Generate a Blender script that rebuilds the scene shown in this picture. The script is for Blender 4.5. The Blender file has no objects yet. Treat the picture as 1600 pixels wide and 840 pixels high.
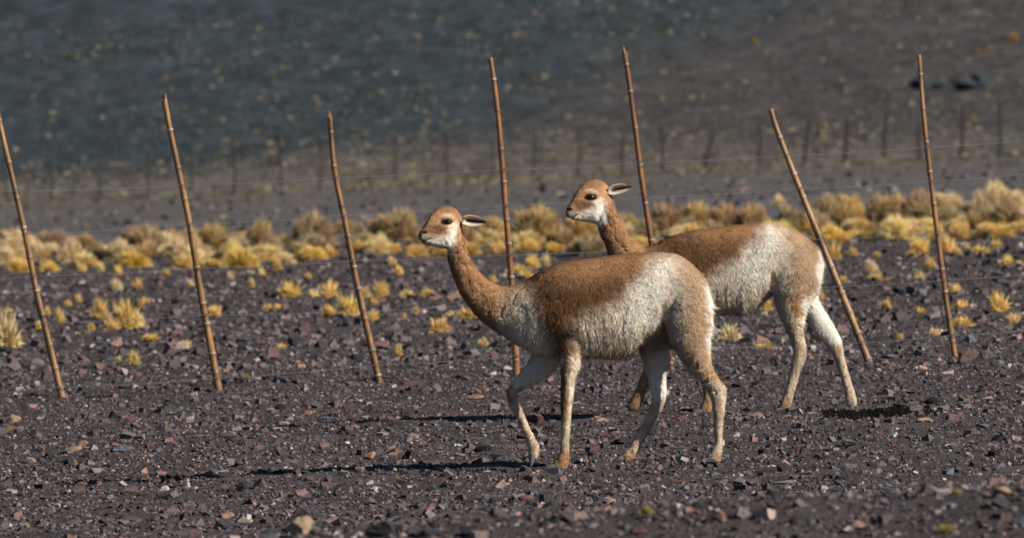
import bpy, math, random
import numpy as np
from mathutils import Vector, Matrix
from mathutils.bvhtree import BVHTree

random.seed(7); RNG = np.random.default_rng(7)
scene = bpy.context.scene
COL = scene.collection

# ------------------------------------------------------------------ camera
F = 13400.0                       # focal length in photo pixels (1600 wide)
PITCH = math.atan(283 / F); ROLL = 0.047
CAM = np.array([0.0, 0.0, 1.6])
_f = np.array([0, math.cos(PITCH), -math.sin(PITCH)])
_r0 = np.array([1.0, 0, 0]); _u0 = np.array([0, math.sin(PITCH), math.cos(PITCH)])
RT = math.cos(ROLL) * _r0 - math.sin(ROLL) * _u0
UP = math.sin(ROLL) * _r0 + math.cos(ROLL) * _u0
cd = bpy.data.cameras.new('camera'); cam = bpy.data.objects.new('camera', cd); COL.objects.link(cam)
cam.matrix_world = Matrix(((RT[0], UP[0], -_f[0], CAM[0]), (RT[1], UP[1], -_f[1], CAM[1]),
                           (RT[2], UP[2], -_f[2], CAM[2]), (0, 0, 0, 1)))
cd.sensor_width = 36; cd.lens = F / 1600 * 36; cd.clip_start = 0.5; cd.clip_end = 5000
cd.dof.use_dof = True; cd.dof.focus_distance = 37.6; cd.dof.aperture_fstop = 9.0
scene.camera = cam

# ------------------------------------------------------------------ sky, sun, exposure
SUN_EL, SUN_AZ = math.radians(29), math.radians(119)      # azimuth clockwise from +Y (view direction)
w = bpy.data.worlds.new('World'); scene.world = w; w.use_nodes = True
nt = w.node_tree; nt.nodes.clear()
sk = nt.nodes.new('ShaderNodeTexSky'); sk.sky_type = 'NISHITA'; sk.sun_disc = False
sk.sun_elevation = SUN_EL; sk.sun_rotation = SUN_AZ; sk.altitude = 4000
bgn = nt.nodes.new('ShaderNodeBackground'); bgn.inputs[1].default_value = 0.052
wo = nt.nodes.new('ShaderNodeOutputWorld')
nt.links.new(sk.outputs[0], bgn.inputs[0]); nt.links.new(bgn.outputs[0], wo.inputs[0])
sd = bpy.data.lights.new('sun', 'SUN'); sun = bpy.data.objects.new('sun', sd); COL.objects.link(sun)
sd.energy = 5.0; sd.angle = math.radians(0.53); sd.color = (1.0, 0.94, 0.85)
_s = Vector((math.cos(SUN_EL) * math.sin(SUN_AZ), math.cos(SUN_EL) * math.cos(SUN_AZ), math.sin(SUN_EL)))
sun.rotation_euler = _s.to_track_quat('Z', 'Y').to_euler()
sun.location = (20, 20, 30)
vs = scene.view_settings; vs.view_transform = 'Standard'; vs.look = 'None'; vs.gamma = 1.0
vs.exposure = 0.6; vs.use_curve_mapping = False

# ------------------------------------------------------------------ numeric helpers
def _hash(ix, iy, iz, seed):
    h = (ix * 374761393 + iy * 668265263 + iz * 2147483647 + seed * 1274126177) & 0xffffffff
    h = ((h ^ (h >> 13)) * 1274126177) & 0xffffffff
    h = ((h ^ (h >> 16)) * 2246822519) & 0xffffffff
    return ((h ^ (h >> 15)) & 0xffffff) / float(0xffffff) * 2 - 1
def noise(x, y, z=0.0, seed=0):
    x = np.asarray(x, float); y = np.asarray(y, float); z = np.zeros_like(x) + z
    fx, fy, fz = np.floor(x), np.floor(y), np.floor(z)
    ix, iy, iz = fx.astype(np.int64), fy.astype(np.int64), fz.astype(np.int64)
    tx, ty, tz = x - fx, y - fy, z - fz
    sx, sy, sz = [t * t * t * (t * (t * 6 - 15) + 10) for t in (tx, ty, tz)]
    r = 0
    for dx in (0, 1):
        for dy in (0, 1):
            for dz in (0, 1):
                wgt = (sx if dx else 1 - sx) * (sy if dy else 1 - sy) * (sz if dz else 1 - sz)
                r = r + wgt * _hash(ix + dx, iy + dy, iz + dz, seed)
    return r
def fbm(x, y, z=0.0, seed=0, oct=3):
    a, s, t = 1.0, 0.0, 0.0
    for k in range(oct):
        s = s + a * noise(np.asarray(x) * 2 ** k, np.asarray(y) * 2 ** k, np.asarray(z) * 2.0 ** k, seed + k * 17); t += a; a *= .5
    return s / t
def smooth(a, b, x):
    t = np.clip((np.asarray(x, float) - a) / (b - a), 0, 1); return t * t * (3 - 2 * t)

def U(px, py, d):
    """photo pixel + distance -> point in the place"""
    px, py, d = np.asarray(px, float), np.asarray(py, float), np.asarray(d, float)
    dr = _f + ((px - 800) / F)[..., None] * RT - ((py - 420) / F)[..., None] * UP
    return CAM + d[..., None] * dr
def PX(P):
    q = np.asarray(P) - CAM; d = q @ _f
    return 800 + F * (q @ RT) / d, 420 - F * (q @ UP) / d, d

# terrain height ---------------------------------------------------------
DIPS = []                                  # small hollows and humps where hooves stand
def H0(x, y):
    x, y = np.asarray(x, float), np.asarray(y, float)
    z = np.zeros_like(x * y)
    # foreground berm
    crest = 0.305 + 0.035 * smooth(-0.6, 1.6, x) + 0.02 * noise(x * 1.3, y * 0.4, 0, 3) - .05 * smooth(-.3, -1.2, x)
    z = z + crest * np.exp(-((y - 25.6) / 1.3) ** 2)
    # plain falling away, then the hill
    z = z - 2.0 * np.clip((y - 88) / 250, 0, None) * (y < 345) - 2.056 * (y >= 345)
    t = np.clip(y - 345, 0, None)
    hill = np.where(t < 160, 0.045 * t + 0.0007 * t * t, 0.045 * 160 + 0.0007 * 160 ** 2 + (t - 160) * 0.27)
    hill = np.minimum(hill, 150 + 0.05 * t)
    z = z + hill + smooth(0, 60, t) * 0.9 * fbm(x / 40, y / 40, 0, 11) + smooth(0, 30, t) * 0.25 * fbm(x / 9, y / 9, 0, 12)
    # small undulation
    fade = smooth(20, 60, y)
    z = z + 0.014 * fbm(x * 0.9, y * 0.45, 0, 5) * (1 + 3 * smooth(50, 80, y)) + 0.05 * np.exp(-((y - 85) / 3.0) ** 2)
    z = z + (.020 * fbm(x * 1.7, y * .8, 0, 15) + .012 * fbm(x * 4.5, y * 2.5, 0, 16)) * smooth(120, 60, y)
    z = z - 0.03 * np.exp(-((y - 41.2 - 0.1 * x) / .5) ** 2) * smooth(0, .4, noise(x * .5, y * .1, 0, 9) + .3) \
          - 0.028 * np.exp(-((y - 36.6 - 0.05 * x) / .45) ** 2) * smooth(0.2, 1.2, x)
    return z
def H(x, y):
    z = H0(x, y)
    for (a, b, A) in DIPS:
        z = z + A * np.exp(-((x - a) ** 2 + (y - b) ** 2) / 0.18 ** 2)
    return z
def ground_hit(px, py, d0=30.0, d1=600.0):
    ds = np.concatenate([np.arange(d0, 110, .05), np.arange(110, d1, .25)])
    P = U(np.full(ds.shape, px), np.full(ds.shape, py), ds)
    below = np.nonzero(P[:, 2] <= H(P[:, 0], P[:, 1]))[0]
    i = below[0] if len(below) else len(ds) - 1
    p = P[i].copy(); p[2] = float(H(p[0:1], p[1:2])[0]); return p, ds[i]

# ------------------------------------------------------------------ object helpers
def tag(o, label=None, cat=None, group=None, kind=None):
    for k, v in (('label', label), ('category', cat), ('group', group), ('kind', kind)):
        if v: o[k] = v
    return o
def np_mesh(name, V, faces, colors=None, smooth_=False, extra=None):
    """faces: list of int arrays, each (n,k)"""
    me = bpy.data.meshes.new(name)
    V = np.asarray(V, np.float32)
    me.vertices.add(len(V)); me.vertices.foreach_set('co', V.ravel())
    tot = np.concatenate([np.full(len(f), f.shape[1], np.int32) for f in faces])
    li = np.concatenate([np.asarray(f, np.int32).ravel() for f in faces])
    me.loops.add(len(li)); me.loops.foreach_set('vertex_index', li)
    me.polygons.add(len(tot))
    me.polygons.foreach_set('loop_start', np.concatenate([[0], np.cumsum(tot)[:-1]]).astype(np.int32))
    me.polygons.foreach_set('loop_total', tot)
    me.polygons.foreach_set('use_smooth', np.full(len(tot), smooth_, bool))
    if colors is not None:
        a = me.attributes.new('tint', 'FLOAT_COLOR', 'POINT')
        c = np.ones((len(V), 4), np.float32); c[:, :3] = colors; a.data.foreach_set('color', c.ravel())
    if extra is not None:
        for nm, arr in extra.items():
            a = me.attributes.new(nm, 'FLOAT_VECTOR', 'POINT'); a.data.foreach_set('vector', np.asarray(arr, np.float32).ravel())
    me.update(calc_edges=True); me.validate()
    return me
def mk(name, me, mat, parent=None, loc=None):
    o = bpy.data.objects.new(name, me); COL.objects.link(o)
    if mat is not None and len(me.materials) == 0: me.materials.append(mat)
    if parent: o.parent = parent
    if loc is not None: o.location = loc
    return o
def empty(name, loc):
    o = bpy.data.objects.new(name, None); COL.objects.link(o); o.location = loc; o.empty_display_size = .1; return o

# ------------------------------------------------------------------ materials
class N:
    def __init__(s, name):
        s.m = bpy.data.materials.new(name); s.m.use_nodes = True; s.t = s.m.node_tree; s.t.nodes.clear()
        s.out = s.n('ShaderNodeOutputMaterial')
    def n(s, ty, **kw):
        q = s.t.nodes.new(ty)
        for k, v in kw.items():
            if k.startswith('i_'): q.inputs[k[2:]].default_value = v
            else: setattr(q, k, v)
        return q
    def l(s, a, b): s.t.links.new(a, b)
    def noise(s, scale, detail=4, vec=None, rough=.55):
        q = s.n('ShaderNodeTexNoise'); q.inputs['Scale'].default_value = scale; q.inputs['Detail'].default_value = detail
        q.inputs['Roughness'].default_value = rough
        if vec is not None: s.l(vec, q.inputs['Vector'])
        return q.outputs['Fac']
    def rng(s, v, a, b, c, d):
        q = s.n('ShaderNodeMapRange'); s.l(v, q.inputs[0])
        for i, x in enumerate((a, b, c, d)): q.inputs[i + 1].default_value = x
        return q.outputs[0]
    def mul(s, col, fac):
        q = s.n('ShaderNodeVectorMath', operation='SCALE'); s.l(col, q.inputs[0]); s.l(fac, q.inputs['Scale']); return q.outputs[0]
    def ramp(s, v, stops):
        q = s.n('ShaderNodeValToRGB'); s.l(v, q.inputs[0]); e = q.color_ramp.elements
        while len(e) < len(stops): e.new(.5)
        for k, (p, c) in enumerate(stops): e[k].position = p; e[k].color = (*c, 1)
        return q.outputs[0]
    def mix(s, f, a, b, mode='MIX'):
        q = s.n('ShaderNodeMix', data_type='RGBA', blend_type=mode)
        (s.l(f, q.inputs[0]) if not isinstance(f, float) else setattr(q.inputs[0], 'default_value', f))
        for x, i in ((a, 6), (b, 7)):
            if isinstance(x, tuple): q.inputs[i].default_value = (*x, 1)
            else: s.l(x, q.inputs[i])
        return q.outputs[2]
    def pbsdf(s, col, rough=.8, spec=.3, bump=None, dist=.01, strength=1.0):
        b = s.n('ShaderNodeBsdfPrincipled')
        if isinstance(col, tuple): b.inputs['Base Color'].default_value = (*col, 1)
        else: s.l(col, b.inputs['Base Color'])
        if isinstance(rough, float): b.inputs['Roughness'].default_value = rough
        else: s.l(rough, b.inputs['Roughness'])
        b.inputs['Specular IOR Level'].default_value = spec
        if bump is not None:
            k = s.n('ShaderNodeBump'); k.inputs['Distance'].default_value = dist; k.inputs['Strength'].default_value = strength
            s.l(bump, k.inputs['Height']); s.l(k.outputs[0], b.inputs['Normal'])
        s.l(b.outputs[0], s.out.inputs[0]); return b
    def attr(s, nm): return s.n('ShaderNodeAttribute', attribute_name=nm)
    def pos(s): return s.n('ShaderNodeNewGeometry').outputs['Position']
    def obj(s): return s.n('ShaderNodeTexCoord').outputs['Object']

def mat_ground():
    m = N('gravelly_ground'); p = m.pos(); base = m.attr('tint').outputs['Color']
    fine = m.noise(160, 3, p, .7); mid = m.noise(28, 4, p, .65); big = m.noise(1.3, 4, p)
    spk = m.n('ShaderNodeTexVoronoi'); spk.inputs['Scale'].default_value = 75; m.l(p, spk.inputs['Vector'])
    hue = m.ramp(m.noise(95, 1, p), [(.25, (.62, .66, .78)), (.5, (1, 1, 1)), (.62, (1.25, 1.0, .86)), (.8, (1.5, 1.05, .85))])
    c = m.mul(base, m.rng(fine, .3, .7, .35, 1.75)); c = m.mul(c, m.rng(mid, .3, .7, .65, 1.35)); c = m.mul(c, m.rng(big, .3, .7, .7, 1.3))
    c = m.mix(1.0, c, hue, 'MULTIPLY')
    h = m.n('ShaderNodeMath', operation='ADD'); m.l(fine, h.inputs[0]); m.l(spk.outputs['Distance'], h.inputs[1])
    m.pbsdf(c, .95, .15, h.outputs[0], .012, .9); return m.m
def mat_stone():
    m = N('volcanic_stone'); p = m.pos(); base = m.attr('tint').outputs['Color']
    c = m.mul(base, m.rng(m.noise(70, 3, p), .3, .7, .7, 1.3))
    m.pbsdf(c, .85, .25, m.noise(220, 3, p), .002, .6); return m.m
def mat_rock():
    m = N('angular_rock'); p = m.pos(); oc = m.n('ShaderNodeObjectInfo').outputs['Color']
    c = m.mul(oc, m.rng(m.noise(38, 5, p, .65), .3, .7, .55, 1.45)); 
    dust = m.n('ShaderNodeSeparateXYZ'); m.l(m.n('ShaderNodeNewGeometry').outputs['Normal'], dust.inputs[0])
    f = m.rng(dust.outputs[2], .55, 1.0, 0, .22); c = m.mix(f, c, (.16, .13, .12))
    m.pbsdf(c, .85, .25, m.noise(110, 4, p, .7), .006, .7); return m.m
def mat_grass():
    m = N('dry_grass'); oc = m.n('ShaderNodeObjectInfo').outputs['Color']; t = m.attr('tint').outputs['Color']
    c = m.mix(1.0, oc, t, 'MULTIPLY')
    d = m.n('ShaderNodeBsdfDiffuse'); tr = m.n('ShaderNodeBsdfTranslucent'); mx = m.n('ShaderNodeMixShader'); mx.inputs[0].default_value = .22
    m.l(c, d.inputs[0]); m.l(c, tr.inputs[0]); m.l(d.outputs[0], mx.inputs[1]); m.l(tr.outputs[0], mx.inputs[2]); m.l(mx.outputs[0], m.out.inputs[0]); return m.m
def mat_bamboo():
    m = N('bamboo_cane'); p = m.pos(); base = m.attr('tint').outputs['Color']
    mp = m.n('ShaderNodeMapping'); mp.inputs['Scale'].default_value = (90, 90, 5); m.l(p, mp.inputs['Vector'])
    st = m.noise(1.0, 4, mp.outputs[0], .6); c = m.mul(base, m.rng(st, .3, .7, .6, 1.35)); c = m.mul(c, m.rng(m.noise(7, 4, p), .3, .7, .7, 1.25))
    m.pbsdf(c, .42, .4, st, .002, .4); return m.m
def mat_plain(name, col, rough=.6, metal=0.0, var=.25, scale=60, spec=.4):
    m = N(name); c = m.ramp(m.noise(scale, 3, m.pos()), [(.3, tuple(x * (1 - var) for x in col)), (.7, tuple(min(1, x * (1 + var)) for x in col))])
    b = m.pbsdf(c, rough, spec); b.inputs['Metallic'].default_value = metal; return m.m
def mat_skin():
    m = N('wool_coat'); base = m.attr('tint').outputs['Color']; p = m.pos()
    n1 = m.noise(55, 4, p, .65); n2 = m.noise(260, 2, p)
    c = m.mul(base, m.rng(n1, .3, .7, .78, 1.18)); c = m.mul(c, m.rng(n2, .3, .7, .85, 1.15))
    a = m.n('ShaderNodeMath', operation='ADD'); m.l(n1, a.inputs[0]); m.l(n2, a.inputs[1])
    b = m.pbsdf(c, .95, .08, a.outputs[0], .006, .35); return m.m
def mat_fur():
    m = N('fur_fibre'); base = m.attr('tint').outputs['Color']; nr = m.attr('flow').outputs['Vector']
    d = m.n('ShaderNodeBsdfDiffuse'); m.l(base, d.inputs[0]); m.l(nr, d.inputs['Normal'])
    tr = m.n('ShaderNodeBsdfTranslucent'); m.l(base, tr.inputs[0]); m.l(nr, tr.inputs['Normal'])
    mx = m.n('ShaderNodeMixShader'); mx.inputs[0].default_value = .12
    m.l(d.outputs[0], mx.inputs[1]); m.l(tr.outputs[0], mx.inputs[2]); m.l(mx.outputs[0], m.out.inputs[0]); return m.m
M = dict(ground=mat_ground(), stone=mat_stone(), rock=mat_rock(), grass=mat_grass(), bamboo=mat_bamboo(),
         wire=mat_plain('galvanised_wire', (.25, .26, .28), .5, .5), tie=mat_plain('rusty_tie_wire', (.09, .075, .065), .6, .3),
         coat=mat_skin(), fur=mat_fur(), eye=mat_plain('dark_eye', (.006, .005, .004), .12, 0, .1),
         hoof=mat_plain('hoof_horn', (.10, .105, .115), .5, 0, .35, 150), dung=mat_plain('dung_pellet', (.008, .007, .006), .95, 0.0, .25, 60, .05),
         farpost=mat_plain('weathered_pole', (.028, .024, .022), .9))

# ================================================================== ANIMAL DATA (outline pairs: upper/front, lower/back, half width m, side offset m)
FRONT = dict(d=35.86, rows=[
  # trunk, rump to chest, then neck
  [((1111,468),(1108,508),.03,0),((1101,437),(1101,538),.088,0),((1081,413),(1080,530),.118,0),((1056,398),(1052,508),.130,0),
   ((1020,394),(1019,526),.140,0),((978,397),(976,553),.150,0),((930,403),(930,556),.150,0),((886,409),(890,556),.143,0),
   ((851,421),(862,556),.128,0),((822,437),(838,553),.108,0),((801,445),(812,541),.09,0),((784,446),(788,525),.076,0),
   ((768,440),(755,503),.066,-.005),((753,429),(731,476),.058,-.012),((740,411),(715,449),.052,-.02),((730,390),(704,420),.048,-.028),
   ((725,370),(699,398),.047,-.034),((721,352),(696,380),.043,-.038)],
  # head, nose to nape (turned a little to the camera)
  [((654.5,363.5),(653.5,374),.010,-.105),((656.5,359.5),(657.5,378.5),.023,-.102),((661,354),(664,381),.029,-.096),((667,344),(674,384),.033,-.088),
   ((674,333),(683,386.5),.041,-.076),((684,325.5),(693,389),.050,-.064),((696,322),(702,390),.056,-.052),((708,324),(709,386),.054,-.040),
   ((717,332),(717,374),.040,-.03),((722,342),(722,362),.018,-.026)],
  # near foreleg
  [((868,440),(892,440),.012,-.06),((852,475),(915,475),.045,-.072),((860,515),(912,515),.045,-.082),((872,548),(905,548),.038,-.086),((876,575),(902,575),.031,-.088),((876.5,600),(898,600),.026,-.086),
   ((876,618),(896,618),.026,-.085),((876,640),(893,640),.021,-.085),((876.6,662),(891.5,662),.018,-.085),((876,690),(889.5,690),.0175,-.085),((875,704),(889.5,706),.021,-.085),
   ((868,716),(889,718),.023,-.085),((862,725),(887,730),.024,-.085),((860,731),(885,733.5),.020,-.085)],
  # far foreleg, lifted
  [((845,500),(885,520),.05,.07),((832,548),(876,566),.046,.08),((818,575),(850,591),.034,.085),((803,591),(828,603),.027,.085),((793.5,606),(811,611),.026,.085),((792.5,620),(808,622),.024,.085),
   ((799,637),(815,638),.019,.085),((811.5,662),(825,661),.017,.085),((822,685),(836.5,684),.018,.085),((825,699),(842,694),.021,.085),((825,709),(842,707),.021,.085),((826,719),(838,716),.014,.085)],
  # near hind leg
  [((1060,412),(1075,412),.012,-.045),((1042,440),(1098,440),.045,-.064),((1036,475),(1112,475),.068,-.078),((1040,515),(1111,516),.068,-.085),((1052,543),(1108,545),.056,-.088),((1070,570),(1111,566),.044,-.088),
   ((1087,590),(1121,587),.036,-.088),((1101,606),(1133,603),.029,-.088),((1110,622),(1135,617),.026,-.088),((1114.5,641),(1132,640),.021,-.088),((1116,662),(1130,662),.018,-.088),
   ((1116.5,684),(1129,684),.0175,-.088),((1113,700),(1128.5,701),.021,-.088),((1106,710),(1127.5,712),.023,-.088),((1100,717),(1126,721),.023,-.088),((1099,721.5),(1124,723.5),.019,-.088)],
  # far hind leg
  [((1000,480),(1060,480),.06,.06),((1000,530),(1054,530),.055,.08),((1003,556),(1048,556),.046,.086),((1012,588),(1041,588),.036,.086),((1017,612),(1041.5,612),.029,.086),((1017.5,629),(1038,630),.026,.086),
   ((1010,647),(1028.5,650),.021,.086),((996.5,673),(1012.5,677),.018,.086),((987,690),(1002,695),.018,.086),((979,701),(995.5,706),.021,.086),((970,711),(991,715),.022,.086),((965,718),(986,719),.019,.086)],
 ],
 ear=((722,344.5),(761,347.5),8.3,-.075,.035), eye=((698,346.6),9.0,4.3), nostril=(662.5,362.5), mouth=[(654,376),(663,377.5),(673,372.5)],
 hooves=[((861,729),(-1,.25),-.085,9),((831,716),(-.15,1),.085,9.5),((1099,719),(-1,.2),-.088,8),((966,718),(-.9,.55),.086,9)])

REAR = dict(d=41.0, rows=[
  [((1286,410),(1281,443),.03,0),((1276,386),(1272,462),.088,0),((1255,368),(1252,466),.118,0),((1230,356),(1229,448),.130,0),
   ((1203,350),(1203,462),.142,0),((1165,350),(1165,488),.152,0),((1120,355),(1120,488),.150,0),((1078,361),(1080,488),.142,0),
   ((1046,370),(1054,488),.126,0),((1022,381),(1036,482),.106,0),((1006,386),(1010,468),.088,0),((992,378),(982,448),.074,0),
   ((981,364),(964,426),.064,-.004),((973,350),(953,405),.057,-.008),((966,335),(946,384),.052,-.014),((960,320),(938,366),.048,-.02),
   ((956,308),(933,351),.046,-.024),((952,297),(929,338),.042,-.026)],
  [((884.5,326),(883.5,335),.010,-.085),((886.5,322),(887.5,341),.023,-.082),((891,316),(895,343.5),.029,-.077),((898,304),(905,345),.033,-.069),
   ((905,292.5),(914,346),.041,-.058),((915,284),(923,348),.050,-.047),((926,280.5),(931,350),.056,-.037),((938,281.5),(938,346),.054,-.028),
   ((947.5,288),(946,333),.042,-.02),((954,299),(952,318),.018,-.016)],
  # near foreleg (mostly hidden)
  [((1065,395),(1085,395),.012,-.06),((1050,425),(1106,425),.045,-.072),((1060,458),(1104,458),.045,-.082),((1072,490),(1102,490),.036,-.086),((1083,520),(1106,520),.03,-.088),((1090,545),(1110,545),.027,-.086),((1094,562),(1112,562),.025,-.085),
   ((1096,585),(1110,585),.019,-.085),((1098,605),(1110,605),.018,-.085),((1098.5,620),(1112,622),.019,-.085),((1096,630),(1113.5,630),.022,-.085),((1092,638),(1112,639),.022,-.085),((1090,644),(1110,648),.019,-.085)],
  # far foreleg, stepping forward
  [((1025,430),(1075,430),.05,.07),((1022,470),(1064,472),.047,.08),((1020,505),(1050,508),.036,.085),((1015,535),(1038,538),.03,.085),((1010,558),(1030,562),.026,.085),((1004,580),(1020,586),.021,.085),((996.5,600),(1012,605),.018,.085),
   ((989,616),(1006.5,620),.019,.085),((984,626),(1003,630),.022,.085),((980,633),(999,638),.022,.085),((979,639),(994,641),.017,.085)],
  # near hind leg
  [((1228,374),(1243,374),.012,-.045),((1209,398),(1268,398),.045,-.064),((1203,425),(1282,425),.068,-.078),((1205,455),(1273,458),.068,-.085),((1214,484),(1261,484),.055,-.088),((1224,506),(1257,506),.044,-.088),((1233,526),(1257,526),.035,-.088),
   ((1238,545),(1260.5,545),.03,-.088),((1237.5,558),(1259,560),.027,-.088),((1233,583),(1250.5,583),.021,-.088),((1227.5,605),(1243,605),.018,-.088),((1223,620),(1238.5,622),.019,-.088),((1218,629),(1237,631),.022,-.088),((1214.5,637),(1234,639),.022,-.088),((1214,641),(1231,642.5),.018,-.088)],
  # far hind leg, pushing off behind
  [((1225,430),(1282,425),.055,.06),((1238,468),(1276,460),.055,.08),((1254,492),(1285,482),.048,.086),((1270,517),(1299,502),.04,.086),((1288,537),(1312,524),.031,.086),((1300,551),(1316.5,538),.028,.086),((1305,563),(1319,556),.023,.086),
   ((1312,584),(1325.5,580),.018,.086),((1318,603),(1331.5,600),.0175,.086),((1320,614),(1336,612),.02,.086),((1321,625),(1338.5,624),.022,.086),((1323.5,634),(1338,634),.019,.086)],
 ],
 ear=((949,299.5),(988,291.5),7.6,-.062,.035), eye=((922.5,308.4),9.4,4.6), nostril=(889,327), mouth=[(885.5,342),(894,341),(903,334.5)],
 hooves=[((1090,643),(-1,.2),-.085,9),((977,638.5),(-1,.4),.085,9),((1215,640),(-1,.3),-.088,7),((1331,634),(-.1,1),.086,9.5)])

# let hoof positions shape the ground a little
for A, feet in ((FRONT, [(873,733.5,-.085),(1112,723.5,-.088),(972,722,.086)]), (REAR, [(1223,642,-.088),(1329,643.5,.086),(984,641,.085),(1100,647,-.085)])):
    for (x, y, wv) in feet:
        p = U(x, y, A['d'] + wv); DIPS.append((p[0], p[1], float(p[2] - H0(p[0:1], p[1:2])[0]) + .004))

# ================================================================== TERRAIN
def lerp3(a, b, t): return a[None, :] * (1 - t[:, None]) + b[None, :] * t[:, None]
def build_ground():
    d = [-30.0, -10, 0, 10, 17, 20]
    while d[-1] < 1400:
        y = d[-1]; d.append(y + (.085 if 23 <= y < 45 else .14 if y < 60 and y >= 20 else .3 if y < 110 else 1.2 if y < 330 else .9 if y < 430 else y * .05))
    d = np.array(d)
    c = [0.0]
    while c[-1] < 400: c.append(c[-1] + (.036 if c[-1] < 3.2 else max(.06, c[-1] * .14)))
    c = np.array(c); c = np.concatenate([-c[:0:-1], c])
    sc = np.maximum(d, 24) / 38.0
    X = c[None, :] * sc[:, None]; Y = np.repeat(d[:, None], len(c), 1)
    Z = H(X.ravel(), Y.ravel()); x, y = X.ravel(), Y.ravel()
    near = (y > 20) & (y < 95) & (np.abs(x) < 9)
    Z = Z + np.where(near, .011 * fbm(x * 11, y * 7, 0, 31) , 0)
    n1 = fbm(x / 3, y / 5, 0, 41); 
    gravel = np.array([.060, .052, .052]); plain = np.array([.094, .093, .096]); brown = np.array([.052, .050, .051]); bluish_hill = np.array([.028, .041, .049]); sand = np.array([.098, .088, .070])
    C = np.tile(gravel, (len(x), 1)) * (1 + .22 * n1)[:, None]
    t = smooth(86, 100, y + 4 * n1); C = C * (1 - t[:, None]) + plain * t[:, None] * (1 + .15 * fbm(x / 8, y / 20, 0, 47))[:, None]
    t = .8 * smooth(120, 345, y + 60 * fbm(x / 12, y / 25, 0, 44)); C = C * (1 - t[:, None]) + sand * t[:, None]
    px, py, _ = PX(np.stack([x, np.maximum(y, 1), Z], 1))
    t = smooth(348, 372, y + 10 * fbm(x / 14, y / 20, 0, 43)); C = C * (1 - t[:, None]) + brown * t[:, None]
    # a darker, bluish ground tone runs up the left of the hill
    t2 = smooth(-4, 6, -(x - 2.0) + 0.32 * (y - 385) + 6 * fbm(x / 10, y / 18, 0, 45)) * t
    C = C * (1 - t2[:, None]) + bluish_hill * t2[:, None]
    C = C * (1 + .5 * smooth(250, 360, y) * fbm(x / .6, y / 1.6, 0, 46, 2) + .22 * smooth(95, 130, y) * fbm(x / .7, y / 4, 0, 48))[:, None]
    nr, nc = len(d), len(c); i = np.arange(nr * nc).reshape(nr, nc)
    q = np.stack([i[:-1, :-1], i[:-1, 1:], i[1:, 1:], i[1:, :-1]], -1).reshape(-1, 4)
    o = mk('ground', np_mesh('ground', np.stack([x, y, Z], 1), [q], np.clip(C, .01, .6), True), M['ground'])
    tag(o, 'dark volcanic gravel ground running to the bare hillside', 'ground', kind='structure')
build_ground()

# ================================================================== STONES
PAL = np.array([(.062,.055,.056),(.075,.063,.062),(.050,.047,.052),(.085,.070,.065),(.035,.034,.038),(.055,.060,.072),(.130,.072,.056),(.095,.058,.052),(.19,.145,.115),(.15,.13,.12),(.26,.23,.21),(.22,.12,.075)])
PAL = PAL * .72 + PAL.mean(1, keepdims=True) * .28
PAL = PAL * np.array([1.08, .98, .985]) * np.array([1,1,1,1.1,.8,1.1,.95,.95,1.15,1.25,1.3,1.0])[:, None]
PW = np.array([15,15,14,13,13,9,8,8,4,5,.8,1.2]); PW = PW / PW.sum()
CUBE = np.array([(-1,-1,-1),(1,-1,-1),(1,1,-1),(-1,1,-1),(-1,-1,1),(1,-1,1),(1,1,1),(-1,1,1)], float) * .5
CF = np.array([(0,3,2),(0,2,1),(4,5,6),(4,6,7),(0,1,5),(0,5,4),(1,2,6),(1,6,5),(2,3,7),(2,7,6),(3,0,4),(3,4,7)])
OCT = np.array([(1,0,0),(0,1,0),(-1,0,0),(0,-1,0),(0,0,1),(0,0,-1)], float) * .55
OF = np.array([(0,1,4),(1,2,4),(2,3,4),(3,0,4),(1,0,5),(2,1,5),(3,2,5),(0,3,5)])
def rotmats(n, tilt):
    a = RNG.uniform(0, 2 * np.pi, n); b = RNG.normal(0, tilt, n); c = RNG.normal(0, tilt, n)
    ca, sa, cb, sb, cc, sc = np.cos(a), np.sin(a), np.cos(b), np.sin(b), np.cos(c), np.sin(c)
    Z = np.zeros((n, 3, 3)); Z[:, 0, 0] = ca; Z[:, 0, 1] = -sa; Z[:, 1, 0] = sa; Z[:, 1, 1] = ca; Z[:, 2, 2] = 1
    X = np.zeros((n, 3, 3)); X[:, 0, 0] = 1; X[:, 1, 1] = cb; X[:, 1, 2] = -sb; X[:, 2, 1] = sb; X[:, 2, 2] = cb
    Y = np.zeros((n, 3, 3)); Y[:, 1, 1] = 1; Y[:, 0, 0] = cc; Y[:, 0, 2] = sc; Y[:, 2, 0] = -sc; Y[:, 2, 2] = cc
    return Z @ X @ Y
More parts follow.
